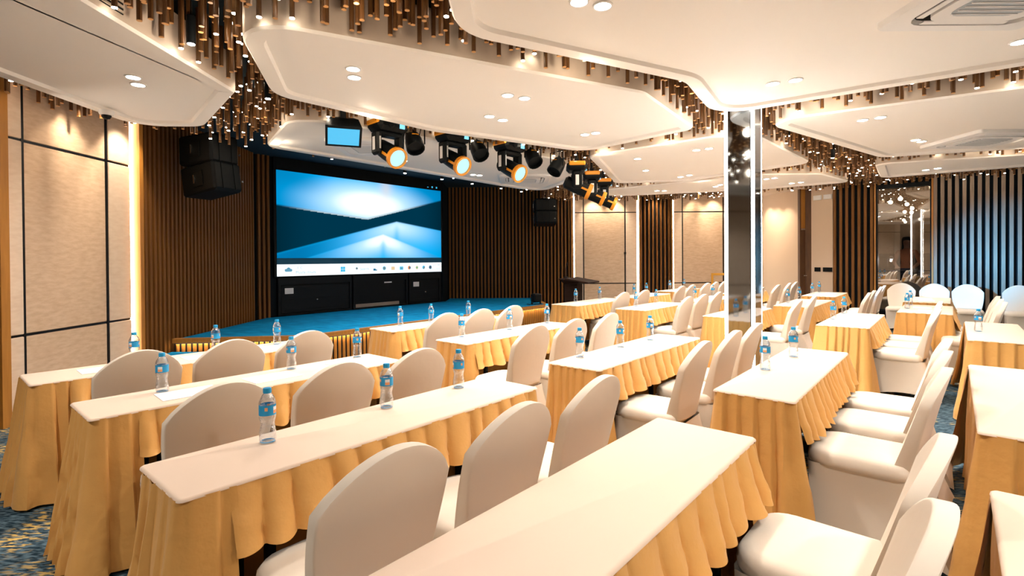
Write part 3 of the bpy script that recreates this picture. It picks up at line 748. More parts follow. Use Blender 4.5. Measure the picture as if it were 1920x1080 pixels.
ink = glow('screen_ink', (.12, .34, .48), .30, False); ink2 = glow('screen_ink_dark', (.02, .16, .30), .30, False)
icy = glow('screen_cyan', (.05, .52, .85), .30, False); ior_ = glow('screen_orange', (.85, .30, .10), .30, False); iye = glow('screen_tan', (.85, .62, .35), .30, False); igr = glow('screen_green', (.1, .5, .3), .30, False)
text('-1°C', .36, ZT0+.13, .075, ink, tb); text('Mostly cloudy', .36, ZT0+.045, .075, ink, tb)
text('Search', 1.80, ZT0+.08, .085, ink, tb); text('6:32 PM', VL-.09, ZT0+.135, .065, ink, tb, 'RIGHT'); text('10/12/2023', VL-.09, ZT0+.05, .065, ink, tb, 'RIGHT')
def disc(x, z, r, m, r0=0.0, name='icon', d=0.0):
    pr = [(r, -.003), (r, 0)]
    return part(name, MB().lathe(pr, 14, mtx=Matrix.Translation((x, -.069-d, z)) @ Matrix.Rotation(PI/2, 4, 'X')), m, tb)
zc = ZT0+.112
cl = MB()
for (dx, dz, r) in ((-.05, 0, .028), (0, .018, .038), (.045, .0, .028)): cl.lathe([(r, 0), (r, .003)], 12, mtx=Matrix.Translation((.22+dx, -.069, zc+dz)) @ Matrix.Rotation(PI/2, 4, 'X'))
cl.box(.17, .265, -.071, -.068, zc-.028, zc-.004); part('icon', cl, ink, tb)
wi = MB()
for dx in (0, .055):
    for dz in (0, .055): wi.box(1.335+dx, 1.385+dx, -.072, -.068, zc-.055+dz, zc-.005+dz)
part('icon', wi, icy, tb)
disc(1.72, zc+.008, .027, ink); disc(1.72, zc+.008, .018, M['paper'], d=.002)
part('icon', MB().box(2.14, 2.20, -.072, -.068, zc-.05, zc-.002).box(2.14, 2.235, -.072, -.068, zc-.05, zc-.025), ink2, tb)
disc(2.43, zc, .045, icy); disc(2.43, zc, .030, M['paper'], d=.002)
part('icon', MB().box(2.62, 2.72, -.072, -.068, zc-.045, zc+.035), iye, tb)
part('icon', MB().box(2.86, 2.96, -.072, -.068, zc-.045, zc+.030).box(2.89, 2.93, -.075, -.071, zc-.02, zc+.01, 1), [icy, M['paper']], tb)
disc(3.14, zc, .046, ior_); disc(3.155, zc, .026, ink2, d=.002)
disc(3.37, zc, .044, iye); disc(3.37, zc, .024, igr, d=.002)
disc(3.58, zc, .044, icy); disc(3.59, zc-.008, .024, M['paper'], d=.002)
disc(3.79, zc, .046, ink2); disc(3.79, zc, .024, M['paper'], d=.002)
for k, dx in enumerate((.0, .14, .28)):
    part('window_button', MB().box(VL-.47+dx, VL-.43+dx, -.068, -.064, 3.255, 3.27 if k == 0 else 3.295), icy, vw)

# cabinets under the screen
def cabinet(x0, x1, label, kind):
    e = thing('screen_cabinet', label, 'cabinet', (VA.x, VA.y, ZS), VANG, 'black cabinets under the video wall')
    H = Z0-.03-ZS
    part('body', MB().box(x0, x1, -.02, .12, 0, H), M['black'], e)
    part('frame', MB().box(x0, x0+.05, -.06, -.02, 0, H).box(x1-.05, x1, -.06, -.02, 0, H).box(x0+.05, x1-.05, -.06, -.02, H-.13, H).box(x0+.05, x1-.05, -.06, -.02, 0, .03), M['black_soft'], e)
    if kind == 'door':
        d = part('door', MB().box(x0+.06, x1-.06, -.05, -.02, .04, H-.15, bev=.006), M['black_soft'], e)
        part('door_moulding', MB().box(x0+.12, x1-.12, -.056, -.05, .10, .115).box(x0+.12, x1-.12, -.056, -.05, .30, .31).box(x0+.12, x1-.12, -.056, -.05, H-.20, H-.19), M['black'], d)
        part('knob', MB().lathe([(.014, 0), (.018, .012), (.010, .02)], 10, mtx=Matrix.Translation(((x0+x1)/2, -.05, .27)) @ Matrix.Rotation(PI/2, 4, 'X')), M['chrome'], d)
        part('name_plate', MB().box(x0+.13, x0+.30, -.058, -.05, H-.31, H-.20), M['white_plastic'], d)
    else:
        part('shelf', MB().box(x0+.06, x1-.25, -.05, -.02, .03, .10), mat('steel_shelf', (.32, .26, .21), .4, metal=.5), e)
        part('vent_slot', MB().box(x0+.82, x0+1.02, -.03, -.02, H-.19, H-.165), M['white_plastic'], e)
c1, c2 = 1.62, 3.12
cabinet(.02, c1-.02, 'black cabinet under the screen with a pale plate, nearest the beige wall', 'door')
cabinet(c1+.02, c2-.02, 'open black bay with a low metal shelf in the middle under the screen', 'bay')
cabinet(c2+.02, VL-.05, 'black cabinet under the screen with a pale plate, nearest the lectern', 'door')

# ------------------------------------------------------------------ loudspeakers
def line_array(x, y, z, rz, label, tilt=(.14, .0), wd=.62, dp=.46, hh=.36):
    e = thing('line_array', label, 'loudspeaker', (x, y, z), rz, 'hung black loudspeakers')
    zz = 0.0
    for k in range(2):
        yo = -.05*k
        mt = Matrix.Translation((0, yo, zz-hh/2)) @ Matrix.Rotation(-.10*k-.04, 4, 'X')
        cab = part('cabinet', MB().box(-wd/2, wd/2, -dp/2, dp/2, -hh/2+.006, hh/2-.006, bev=.025, mtx=mt), M['black_soft'], e)
        part('grille', MB().box(-wd/2+.02, wd/2-.02, -dp/2-.012, -dp/2+.004, -hh/2+.03, hh/2-.03, mtx=mt, bev=.008), M['black'], cab)
        part('grille_ridge', MB().box(-.10, -.085, -dp/2-.022, -dp/2, -hh/2+.03, hh/2-.03, mtx=mt).box(.085, .10, -dp/2-.022, -dp/2, -hh/2+.03, hh/2-.03, mtx=mt), M['black_soft'], cab)
        part('badge', MB().box(.20, .225, -dp/2-.016, -dp/2-.01, -.06, -.035, mtx=mt), M['chrome'], cab)
        for s in (-1, 1):
            part('side_plate', MB().box(min(s*wd/2, s*(wd/2+.012)), max(s*wd/2, s*(wd/2+.012)), -.11, .08, -.11, .10, mtx=mt, bev=.004), M['black'], cab)
            part('side_handle', MB().box(min(s*(wd/2+.01), s*(wd/2+.03)), max(s*(wd/2+.01), s*(wd/2+.03)), .02, .04, -.06, .05, mtx=mt), M['chrome'], cab)
        zz -= hh*.985
    part('rigging', MB().box(-.03, .03, -.02, .02, 0, .05).cyl(.011, .04, ZC-z, 8), M['chrome'], e)
line_array(-4.08, 6.95, 3.17, 1.2, 'two black hung speakers on the slatted wall beside the beige panel', wd=.42, dp=.60, hh=.40)
line_array(.86, 13.35, 3.04, .08, 'two black speakers hung high on the far slats above the lectern', hh=.34, wd=.56)

# ------------------------------------------------------------------ stage lights
def moving_head(x, y, z, label, rz=0.0, aim=.9, lit=True):
    """z is the top of the base; hangs down"""
    e = thing('moving_head_light', label, 'stage light', (x, y, z), rz, 'orange-ringed moving head lights')
    b = part('base', MB().box(-.20, .20, -.15, .15, -.15, -.01, bev=.045), M['black'], e)
    for s in (-1, 1): part('corner_guard', MB().box(min(s*.17, s*.212), max(s*.17, s*.212), -.12, .12, -.085, -.02, bev=.015), M['orange'], b)
    part('dial', MB().lathe([(.04, 0), (.04, .012), (.028, .016)], 14, mtx=Matrix.Translation((-.05, -.15, -.085)) @ Matrix.Rotation(PI/2, 4, 'X')), M['black_soft'], b)
    part('small_display', MB().box(.06, .125, -.158, -.145, -.115, -.055), M['display_blue'], b)
    part('clamp', MB().box(-.05, .05, -.03, .03, -.015, .05).cyl(.02, .03, ZC-z, 8), M['black'], e)
    yk = part('yoke', MB().box(-.165, .165, -.07, .07, -.20, -.15, bev=.015).box(-.185, -.115, -.075, .075, -.42, -.15, bev=.025).box(.115, .185, -.075, .075, -.42, -.15, bev=.025), M['black'], e)
    for s in (-1, 1):
        part('side_badge', MB().box(min(s*.185, s*.190), max(s*.185, s*.190), -.025, .025, -.37, -.22, bev=.004).box(-.16, -.14, -.081, -.074, -.36, -.22, bev=.003), M['white_plastic'], yk)
    mt = Matrix.Translation((0, 0, -.37)) @ Matrix.Rotation(aim, 4, 'X')
    hd = part('head', MB().lathe([(.06, -.20), (.095, -.17), (.105, 0), (.105, .14), (.115, .20)], 18, mtx=mt @ Matrix.Rotation(0, 4, 'X')), M['black'], e, 40)
    part('lens_ring', MB().lathe([(.118, .17), (.122, .18), (.122, .225), (.100, .23), (.098, .20)], 20, mtx=mt, cap0=False, cap1=False), M['orange'], hd, 40)
    part('ring_arm', MB().box(-.112, -.10, -.014, .014, .02, .20, mtx=mt).box(.10, .112, -.014, .014, .02, .20, mtx=mt), M['orange'], hd)
    part('lens', MB().lathe([(.098, .205), (.07, .216), (.0, .222)], 18, mtx=mt), M['lens'] if lit else M['black'], hd, 60)
    return e
AIM = 2.05     # heads tipped towards the audience
heads = [((-1.42, 5.95, 3.11), 'first'), ((-.73, 6.47, 3.11), 'second'), ((-.02, 6.95, 3.09), 'third')]
for (p, k) in heads:
    moving_head(*p, 'black moving head light with orange ring and lit lens, %s from the beige wall' % k, .80, AIM)
for (p, k) in (((.98, 7.75, 2.95), 'nearest'), ((1.32, 8.5, 2.93), 'middle'), ((1.64, 9.2, 2.92), 'farthest')):
    moving_head(*p, 'black moving head with orange bands, seen side on, %s of three by the raft tip' % k, 1.50, 2.0, False)
def par(x, y, z, rz, tip, label):
    e = thing('par_light', label, 'stage light', (x, y, z), rz, 'small black par lights')
    mt = Matrix.Rotation(tip, 4, 'X')
    c_ = part('can', MB().lathe([(.03, -.15), (.09, -.11), (.105, -.02), (.11, .10), (.098, .10), (.09, .05)], 16, mtx=mt), M['black'], e, 40)
    part('rear_tag', MB().box(-.04, .04, .085, .10, -.06, -.045, mtx=mt), M['orange'], c_)
    part('heat_fin', MB().box(-.07, .07, -.006, .006, -.17, -.12, mtx=mt).box(-.006, .006, -.07, .07, -.17, -.12, mtx=mt), M['black_soft'], c_)
    part('yoke', MB().tube([(-.13, 0, 0), (-.13, 0, .22), (.13, 0, .22), (.13, 0, 0)], .009), M['black_soft'], e)
    part('hook', MB().box(-.02, .02, -.012, .012, .20, .27).cyl(.008, .25, ZC-z, 6), M['chrome'], e)
    part('cable', MB().tube([(.05, -.02, .06), (.10, -.02, .28), (.06, -.02, .42), (.13, -.01, .62)], .006, 6), M['black'], e)
for (x, y, z, rz, tp, l) in ((-1.16, 6.17, 2.89, .5, 2.5, 'black par light hanging between the first and second moving heads'), (-.42, 6.68, 2.90, .5, 2.4, 'black par light hanging between the second and third moving heads'),
                             (.30, 7.15, 2.89, .5, 2.4, 'black par light hanging just after the third moving head'), (.66, 7.50, 2.83, -.9, 2.5, 'black par light tipped sideways beside the tangle of cables')):
    par(x, y, z, rz, tp, l)
e = thing('flood_light', 'black square flood light with blue lit face, first of the stage lights', 'stage light', (-1.86, 5.72, 2.95), .35)
mt = Matrix.Rotation(-.62, 4, 'X')
fb = MB(); r0 = [(-.19, -.14, -.12), (.19, -.14, -.12), (.19, .14, -.12), (-.19, .14, -.12)]; r1 = [(-.16, -.10, .06), (.16, -.10, .06), (.16, .10, .06), (-.16, .10, .06)]
r2 = [(-.10, -.06, .13), (.10, -.06, .13), (.10, .06, .13), (-.10, .06, .13)]
fb.grid([list(map(lambda p: tuple(mt @ Vector(p)), r)) for r in zip(r0, r1, r2)], closed_u=True)
fb.add([tuple(mt @ Vector(p)) for p in r2], [(0, 1, 2, 3)]); part('housing', fb, M['black'], e)
part('lit_face', MB().box(-.165, .165, -.118, .118, -.125, -.11, mtx=mt), M['lens_blue'], e)
part('face_frame', MB().box(-.19, -.165, -.14, .14, -.13, -.115, mtx=mt).box(.165, .19, -.14, .14, -.13, -.115, mtx=mt).box(-.165, .165, -.14, -.118, -.13, -.115, mtx=mt).box(-.165, .165, .118, .14, -.13, -.115, mtx=mt), M['black_soft'], e)
part('bracket', MB().box(-.03, .03, -.02, .02, .08, .34).cyl(.014, .30, ZC-2.95, 8), M['black'], e)
# truss bar the lights hang from, with the cable tangle at its end
e = thing('lighting_bar', 'black horizontal lighting bar holding the stage lights, cables at its end', 'lighting bar', (-2.0, 5.50, 3.30), .635)
part('bar', MB().tube([(0, 0, 0), (3.30, 0, 0)], .022, 10), M['black'], e)
cb = MB(); random.seed(3)
for k in range(9):
    a = (2.85+random.uniform(-.2, .35), random.uniform(-.1, .1), 0)
    cb.tube([a, (a[0]+.1, a[1]+random.uniform(-.1, .1), -.14-.1*random.random()), (a[0]+.25*random.random()+.1, a[1]+random.uniform(-.1, .1), -.10), (a[0]+.35, a[1], .02)], .007, 6)
part('cable_tangle', cb, M['black_soft'], e)
# beams that the lit heads throw towards the right-hand slats
for (p, k), tgt in zip(heads, ((9.2, 10.2, 1.3), (9.0, 10.1, .9), (9.5, 9.9, 1.8))):
    lamp('moving_head_beam', 'SPOT', (p[0]+.22, p[1]-.21, p[2]-.50), E_BEAM, (.10, .50, 1.0), .06, tgt, 11, 1.0)

# ------------------------------------------------------------------ column clad in mirror with light strips on its corners
CX, CY = 2.46, 5.47
cl = thing('mirror_column', 'square mirrored column with white light strips on its corners', 'column', (CX, CY, 0), TH)
h = .135
part('core', MB().box(-h, h, -h, h, 0, ZC-.005), M['black_soft'], cl)
for a in range(4):
    R = Matrix.Rotation(a*PI/2, 4, 'Z')
    part('mirror_panel', MB().box(-h+.022, h-.022, -h-.014, -h-.002, 0.02, ZC-.006, mtx=R, bev=.003), M['mirror'], cl)
    part('light_strip', MB().box(h-.016, h+.012, -h-.012, -h+.016, 0.02, ZC-.006, mtx=R, bev=.008), M['column_led'], cl)

# ------------------------------------------------------------------ chair
def chair_meshes():
    # backrest slab
    nc, nr = 17, 15
    def surf(off):
        P = []
        for i in range(nc):
            s = -1+2*i/(nc-1); col = []
            zt = .795+.150*(1-abs(s)**2.0)**.85
            for j in range(nr):
                r = j/(nr-1); z = .43+(zt-.43)*r
                wd = .188+.047*math.sin(min(1, r*1.05)*PI/2)
                x = s*wd
                y = -.205-.135*((z-.43)/.515)**1.1 + .030*s*s
                th = .024+.020*(1-r)**2
                col.append((x, y+off*th, z))
            P.append(col)
        return P
    F, B = surf(1), surf(-1)
    b = MB(); b.grid(F); b.grid([c[::-1] for c in B])
    b.grid([F[0], B[0]]); b.grid([F[-1], B[-1]])
    b.grid([[F[i][-1] for i in range(nc)], [B[i][-1] for i in range(nc)]]); b.grid([[F[i][0] for i in range(nc)], [B[i][0] for i in range(nc)]])
    # small pointed cover ears at the shoulders
    import bmesh
    me = b.mesh('back_cover', M['white_cloth'])
    bm = bmesh.new(); bm.from_mesh(me); bmesh.ops.remove_doubles(bm, verts=bm.verts, dist=1e-4); bmesh.ops.recalc_face_normals(bm, faces=bm.faces)
    sh = [e for e in bm.edges if len(e.link_faces) == 2 and e.calc_face_angle() > .9]
    bmesh.ops.bevel(bm, geom=sh, offset=.008, segments=2, profile=.6, affect='EDGES', clamp_overlap=True)
    bm.to_mesh(me); bm.free(); sharp(me, 50); back = me
    # seat
    def rr(sx, sy0, sy1, rf, rb, n=5):
        return fillet([(-sx, sy0, rb), (sx, sy0, rb), (sx, sy1, rf), (-sx, sy1, rf)], n)
    S = MB(); rings = []
    for (k, z) in ((.90, .385), (.985, .40), (1.0, .425), (.985, .452), (.93, .470), (.80, .478), (.45, .482), (.05, .483)):
        rings.append([(x*k, (y-.015)*k+.015, z) for x, y in rr(.222, -.215, .245, .11, .05)])
    S.grid([list(r) for r in zip(*rings)], closed_u=True)
    S.f.append(tuple(i*len(rings)+len(rings)-1 for i in range(len(rings[0])))); S.mi.append(0)
    seat = sharp(fix(S.mesh('seat_cover', M['white_cloth'])), 60)
    # skirt: stretches from the seat to four feet, hem arched between them
    K = MB(); cols = []
    top = rr(.213, -.235, .238, .09, .03, 4); N = len(top)
    feet = [(-.215, -.365), (.215, -.365), (.212, .232), (-.212, .232)]
    # resample both outlines by side fraction
    side = []
    def quad(pts, f):
        f = f % 4; i = int(f); t = f-i; a = pts[i]; b_ = pts[(i+1) % 4]
        return (a[0]+(b_[0]-a[0])*t, a[1]+(b_[1]-a[1])*t, t)
    tq = [(-.213, -.235), (.213, -.235), (.213, .238), (-.213, .238)]
    NN = 44; rows = 9
    for q in range(NN):
        f = 4*q/NN
        a = quad(tq, f); b_ = quad(feet, f); t = a[2]; arch = math.sin(PI*t)
        c = []
        # round the top corners a little
        ca = 1-.05*math.exp(-(min(t, 1-t)/.06)**2)
        for j in range(rows):
            v = j/(rows-1)
            inw = 1-.10*arch*math.sin(PI*v*.9)*(.9) - .02*math.sin(PI*v)
            x = (a[0]*ca+(b_[0]-a[0]*ca)*v**1.15)*inw; y = (a[1]*ca+(b_[1]-a[1]*ca)*v**1.15)
            cy = -.02-.05*v; y = cy+(y-cy)*inw
            z = .405+(.012+.055*arch**.7-.405)*v
            c.append((x, y, z))
        cols.append(c)
    K.grid(cols, closed_u=True)
    skirt = sharp(fix(K.mesh('skirt_cover', M['white_cloth'])), 60)
    return back, seat, skirt
cb_, cs_, ck_ = chair_meshes()
chair_proto = [None]
def chair(u, n, label, group, rz=None, xy=None):
    p = xy or un(u, n+.33); r = TH if rz is None else rz
    r += random.uniform(-.035, .035)
    if chair_proto[0] is None:
        e = thing('banquet_chair', label, 'chair', (p[0], p[1], 0), r, group)
        obj('back_cover', cb_, e); obj('seat_cover', cs_, e); obj('skirt_cover', ck_, e); chair_proto[0] = e
    else: dup(chair_proto[0], label, (p[0], p[1], 0), r, group)
random.seed(11)
ROW = {1: 'front row by the stage', 2: 'second row from stage', 3: 'third row from stage', 4: 'fourth row from stage', 5: 'fifth row from stage'}
BLK = {'T': 'block by the beige wall', 'M': 'block before the column', 'N': 'block just past the column', 'P': 'second block past the column', 'Q': 'farthest block'}
CH = {('T', 1): ((.93, 1.47, 2.02), 3.84), ('T', 2): ((.93, 1.51, 2.06), 2.51), ('T', 3): ((.94, 1.52, 2.11), 1.25), ('T', 4): ((1.46, 2.06), .02),
      ('M', 1): ((3.62, 4.15, 4.67), 3.98), ('M', 2): ((3.38, 3.98, 4.60), 2.63), ('M', 3): ((3.40, 4.05, 4.62), 1.25), ('M', 4): ((3.32, 3.92, 4.50), .03),
      ('N', 1): ((7.60, 8.35), 4.08), ('N', 2): ((7.25, 7.86, 8.50), 2.87), ('N', 3): ((7.42, 8.36), 1.50), ('N', 4): ((6.95, 7.55, 8.15), .12),
      ('P', 1): ((9.95, 10.5), 4.08), ('P', 2): ((9.5, 10.25), 2.68), ('P', 3): ((9.55, 10.2), .98), ('P', 5): ((8.45, 9.05, 9.65), -.46),
      ('Q', 1): ((11.4, 11.95, 12.5), 4.10), ('Q', 2): ((11.35, 12.3, 12.9), 2.67), ('Q', 3): ((11.5, 12.1), 1.0)}
WH = {2: ('near seat', 'far seat'), 3: ('near seat', 'middle seat', 'far seat')}
for (b, r), (us, n) in CH.items():
    for k, u in enumerate(us):
        chair(u, n, 'white covered banquet chair, %s, %s, %s' % (WH[len(us)][k], ROW[r], BLK[b]), 'white covered chairs in rows')
for k, n in enumerate((.82, .29, -.22, -.93)):
    chair(0, 0, 'white covered chair against the right-hand wall facing the room, %s from the mirror' % ('first', 'second', 'third', 'fourth')[k], 'white covered chairs along the slatted wall', TH+PI/2, un(13.0, n))

# ------------------------------------------------------------------ tables with skirted cloths
TZ = .740
def path(pts, step=.0125, r=.035):
    """polyline with rounded corners -> samples (x, y, nx, ny, s)"""
    out = []; P = [Vector(p) for p in pts]
    segs = []
    for i in range(len(P)-1):
        a, b = P[i], P[i+1]; d = (b-a).normalized()
        a2 = a+d*(r if i > 0 else 0); b2 = b-d*(r if i < len(P)-2 else 0)
        segs.append((a2, b2, d))
    s = 0
    for i, (a, b, d) in enumerate(segs):
        nrm = Vector((d.y, -d.x)); L = (b-a).length; k = max(2, int(L/step))
        for j in range(k+1):
            q = a+(b-a)*j/k; out.append((q.x, q.y, nrm.x, nrm.y, s+L*j/k))
        s += L
        if i < len(segs)-1:
            d2 = segs[i+1][2]; n2 = Vector((d2.y, -d2.x)); b_ = segs[i+1][0]; c = b-nrm*r
            for j in range(1, 6):
                t = j/6; m = (nrm*(1-t)+n2*t).normalized(); q = c+m*r; out.append((q.x, q.y, m.x, m.y, s+r*1.57*t))
            s += r*1.57
    return out
def hang(pts, z0, z1, rows, pitch, amp0, amp1, flare, seed, knife=True, hem=.0, s_taper=None, step=.0125):
    rnd = random.Random(seed)
    S = path(pts, step); L = S[-1][4]
    # irregular pleat boundaries
    br = [0.0]
    while br[-1] < L+pitch: br.append(br[-1]+pitch*rnd.uniform(.62, 1.45))
    am = [rnd.uniform(.65, 1.25) for _ in br]; hd = [rnd.uniform(-1, 1) for _ in br]; sk = [rnd.uniform(-1, 1) for _ in br]
    cols = []
    for (x, y, nx, ny, s) in S:
        col = []
        for j in range(rows):
            t = j/(rows-1)
            ss = s+.030*t*math.sin(s*5.1+seed)                 # folds wander sideways as they fall
            i = 0
            while i < len(br)-2 and br[i+1] < ss: i += 1
            f = (ss-br[i])/(br[i+1]-br[i]); f = max(0, min(1, f))
            if knife:
                w_ = (f/.88)**.8 if f < .88 else (1-(f-.88)/.12)
            else:
                w_ = math.sin(PI*f**.8)**.6 - .25
            a = (amp0+(amp1-amp0)*t**.8)*am[i]
            wr_ = .004*math.sin(s*23+t*9+seed)*t+.003*math.sin(s*11-t*17+seed*2)*t
            off = .004+a*w_+flare*t**1.25+wr_
            z = z0+(z1-z0)*t+hem*hd[i]*math.sin(PI*f)*t
            col.append((x+nx*off, y+ny*off, z))
        cols.append(col)
    return MB().grid(cols)
cloth_cache = {}
def cloth_meshes(L, W, var, wrap):
    key = (L, W, var, wrap)
    if key in cloth_cache: return cloth_cache[key]
    z1 = .018; zt = TZ+.006
    out = {}
    o = fillet([(-.010, -W-.010, .018), (L+.010, -W-.010, .018), (L+.010, .010, .018), (-.010, .010, .018)], 4)
    t = MB(); t.grid([list(r) for r in zip([(x, y, zt-.012) for x, y in inset(o, -.002)], [(x, y, zt-.005) for x, y in o], [(x, y, zt) for x, y in inset(o, .008)])], closed_u=True)
    t.f.append(tuple(3*i+2 for i in range(len(o)))); t.mi.append(0)
    out['top_cover'] = sharp(fix(t.mesh('top_cover', M['cream_cloth'])), 50)
    def sm_(n, b, m): out[n] = sharp(b.mesh(n, m), 75)
    sm_('end_skirt', hang([(0.10, 0), (0, 0), (0, -W), (wrap, -W)], zt-.008, z1, 12, .078, .014, .046, .080, 3+var, step=.0085), M['gold_cloth'])
    sm_('end_skirt2', hang([(L-wrap, -W), (L, -W), (L, 0), (L-.10, 0)], zt-.008, z1, 12, .078, .014, .046, .080, 23+var, step=.0085), M['gold_cloth'])
    sm_('front_skirt', hang([(L-.08, 0), (.08, 0)], zt-.014, z1, 7, .10, .006, .022, .01, 43+var, step=.02), M['gold_cloth'])
    sm_('back_lining', hang([(.09, -.035), (L-.09, -.035)], zt-.05, .03, 4, .16, .004, .012, .0, 83+var, False, step=.03), M['backlit_skirt'])
    sm_('valance', hang([(wrap-.02, -W), (L-wrap+.06, -W)], zt-.008, zt-.226, 10, .118, .012, .062, .040, 63+var, False, -.016, step=.006), M['gold_cloth'])
    cloth_cache[key] = out; return out
leg_me = fix(MB().box(-.017, .017, -.017, .017, 0, TZ-.03, bev=.004).mesh('leg', M['black_soft']))
foot_me = fix(MB().box(-.02, .02, -.17, .17, .0, .03, bev=.006).mesh('foot_bar', M['black_soft']))
def table(b, r, u0, n0, L=1.80, W=.42, var=0, wrap=.14):
    p = un(u0, n0); where = '%s, %s' % (ROW[r], BLK[b])
    t = thing('folding_table', 'narrow black-legged table under gold cloth, ' + where, 'table', (p[0], p[1], 0), TH, 'narrow tables under gold cloths')
    part('tabletop', MB().box(.004, L-.004, -W+.004, -.004, TZ-.025, TZ, bev=.006), M['black_soft'], t)
    for x in (.30, L-.30):
        for y in (-.07, -W+.055): obj('leg', leg_me, t, (x, y, 0))
        obj('foot_bar', foot_me, t, (x, -W/2, 0))
    part('rail', MB().box(.30, L-.30, -W+.045, -W+.065, TZ-.09, TZ-.05), M['black_soft'], t)
    c = thing('tablecloth', 'gold pleated tablecloth with cream top, ' + where, 'tablecloth', (p[0], p[1], 0), TH, 'gold pleated tablecloths')
    ms = cloth_meshes(L, W, var % 4, wrap)
    for k, me in ms.items(): obj(k.rstrip('2'), me, c)
TABLES = [('T', 1, .47, 4.72, 1.80, .42, .20), ('T', 2, .55, 3.56, 1.82, .43, .20), ('T', 3, .545, 2.26, 1.82, .41, .16), ('T', 4, .46, 1.05, 1.81, .42, .12), ('T', 5, .44, -.10, 1.80, .42, .10),
          ('M', 1, 3.28, 4.87, 1.75, .40, .10), ('M', 2, 3.20, 3.68, 1.75, .40, .10), ('M', 3, 3.0, 2.22, 1.80, .41, .08), ('M', 4, 2.97, 1.03, 1.78, .40, .06), ('M', 5, 2.96, -.09, 1.78, .42, .06),
          ('N', 1, 6.90, 5.05, 1.70, .50, .06), ('N', 2, 6.86, 3.84, 1.50, .48, .06), ('N', 3, 6.67, 2.46, 1.58, .42, .06), ('N', 4, 6.55, 1.15, 1.62, .47, .06), ('N', 5, 6.18, -.11, 1.66, .42, .06),
          ('P', 1, 8.92, 5.02, 1.50, .48, .06), ('P', 2, 8.80, 3.64, 1.55, .48, .06), ('P', 3, 8.75, 2.12, 1.62, .52, .06), ('P', 5, 8.70, .57, 1.40, .56, .06),
          ('Q', 1, 11.1, 5.15, 1.55, .46, .06), ('Q', 2, 11.0, 3.68, 1.6, .46, .06), ('Q', 3, 11.3, 2.24, 1.45, .55, .06), ('Q', 5, 10.75, .62, 1.35, .58, .06)]
TAB = {}
for i, (b, r, u0, n0, L, W, wrap) in enumerate(TABLES):
    table(b, r, u0, n0, L, W, i*7 % 4, wrap); TAB[(b, r)] = (u0, n0, L, W)
TT = TZ+.0065

# ------------------------------------------------------------------ bottles
def bottle_proto(label, loc):
    e = thing('water_bottle', label, 'bottle', loc, 0, 'water bottles on the tables')
    prof = [(.0, .004), (.020, .0015), (.029, .004), (.033, .014), (.033, .028), (.0315, .034), (.033, .042), (.0315, .050), (.030, .058), (.0285, .068), (.0272, .078), (.0285, .088), (.0315, .098), (.0335, .106), (.0335, .112),
            (.0325, .114), (.0325, .158), (.0335, .160), (.0325, .168), (.028, .182), (.020, .196), (.0145, .202), (.0135, .208)]
    body = sharp(fix(MB().lathe(prof, 18, cap0=False, cap1=True).mesh('body', M['pet'])), 70); obj('body', body, e)
    lab = MB().lathe([(.0332, .115), (.0332, .121), (.0332, .135), (.0332, .149), (.0332, .157)], 18, 0, cap0=False, cap1=False)
    # printed band: white badge with an orange stripe round part of the wrap
    for k in range(len(lab.f)):
        j, i = divmod(k, 18)
        if j in (1, 2) and i % 9 in (3, 4): lab.mi[k] = 1 if j == 2 else 2
        if j == 2 and i % 9 in (0,): lab.mi[k] = 2
    obj('label', sharp(lab.mesh('label', [M['label_blue'], M['label_white'], M['label_orange']]), 40), e)
    obj('cap', sharp(fix(MB().lathe([(.0155, .203), (.0165, .205), (.0165, .220), (.015, .224)], 16).mesh('cap', M['cap'])), 40), e)
    obj('base_ring', sharp(fix(MB().lathe([(.0225, .003), (.0302, .0045), (.0302, .006), (.0225, .006)], 16, cap0=False, cap1=False).mesh('base_ring', M['cap'])), 40), e)
    return e
BOT = {('T', 1): ((1.07, 4.62), (1.62, 4.60), (2.12, 4.59)), ('T', 2): ((.93, 3.45), (1.70, 3.47), (2.23, 3.49)), ('T', 3): ((.95, 2.15), (1.56, 2.18), (2.07, 2.19)),
       ('M', 1): ((3.60, 4.76), (4.02, 4.72), (4.62, 4.70)), ('M', 2): ((3.45, 3.60), (4.13, 3.58), (4.82, 3.60)), ('M', 3): ((3.29, 2.15), (3.88, 2.13), (4.38, 2.10)), ('M', 4): ((3.69, .95), (4.30, .91)),
       ('N', 1): ((7.52, 4.99), (8.29, 4.97)), ('N', 2): ((7.36, 3.76), (8.12, 3.78)), ('N', 3): ((7.33, 2.38),), ('N', 4): ((7.17, 1.09), (7.98, 1.09)), ('N', 5): ((6.85, -.19),),
       ('P', 1): ((9.60, 4.95), (10.18, 4.96)), ('P', 2): ((9.27, 3.57), (10.20, 3.57)), ('P', 3): ((9.35, 2.06), (10.18, 2.06)), ('P', 5): ((9.29, .50), (9.98, .50)),
       ('Q', 1): ((11.60, 5.06), (12.50, 5.08)), ('Q', 3): ((11.83, 2.16), (12.60, 2.17))}
ORD = {1: ('the only one',), 2: ('nearer of two', 'farther of two'), 3: ('nearest of three', 'middle of three', 'farthest of three')}
bp_ = None
for (b, r), ps in BOT.items():
    for k, (u, n) in enumerate(ps):
        x, y = un(u, n); l = 'water bottle, %s, %s, %s' % (ORD[len(ps)][k], ROW[r], BLK[b])
        if bp_ is None: bp_ = bottle_proto(l, (x, y, TT))
        else: dup(bp_, l, (x, y, TT), random.uniform(0, 6.28), 'water bottles on the tables')

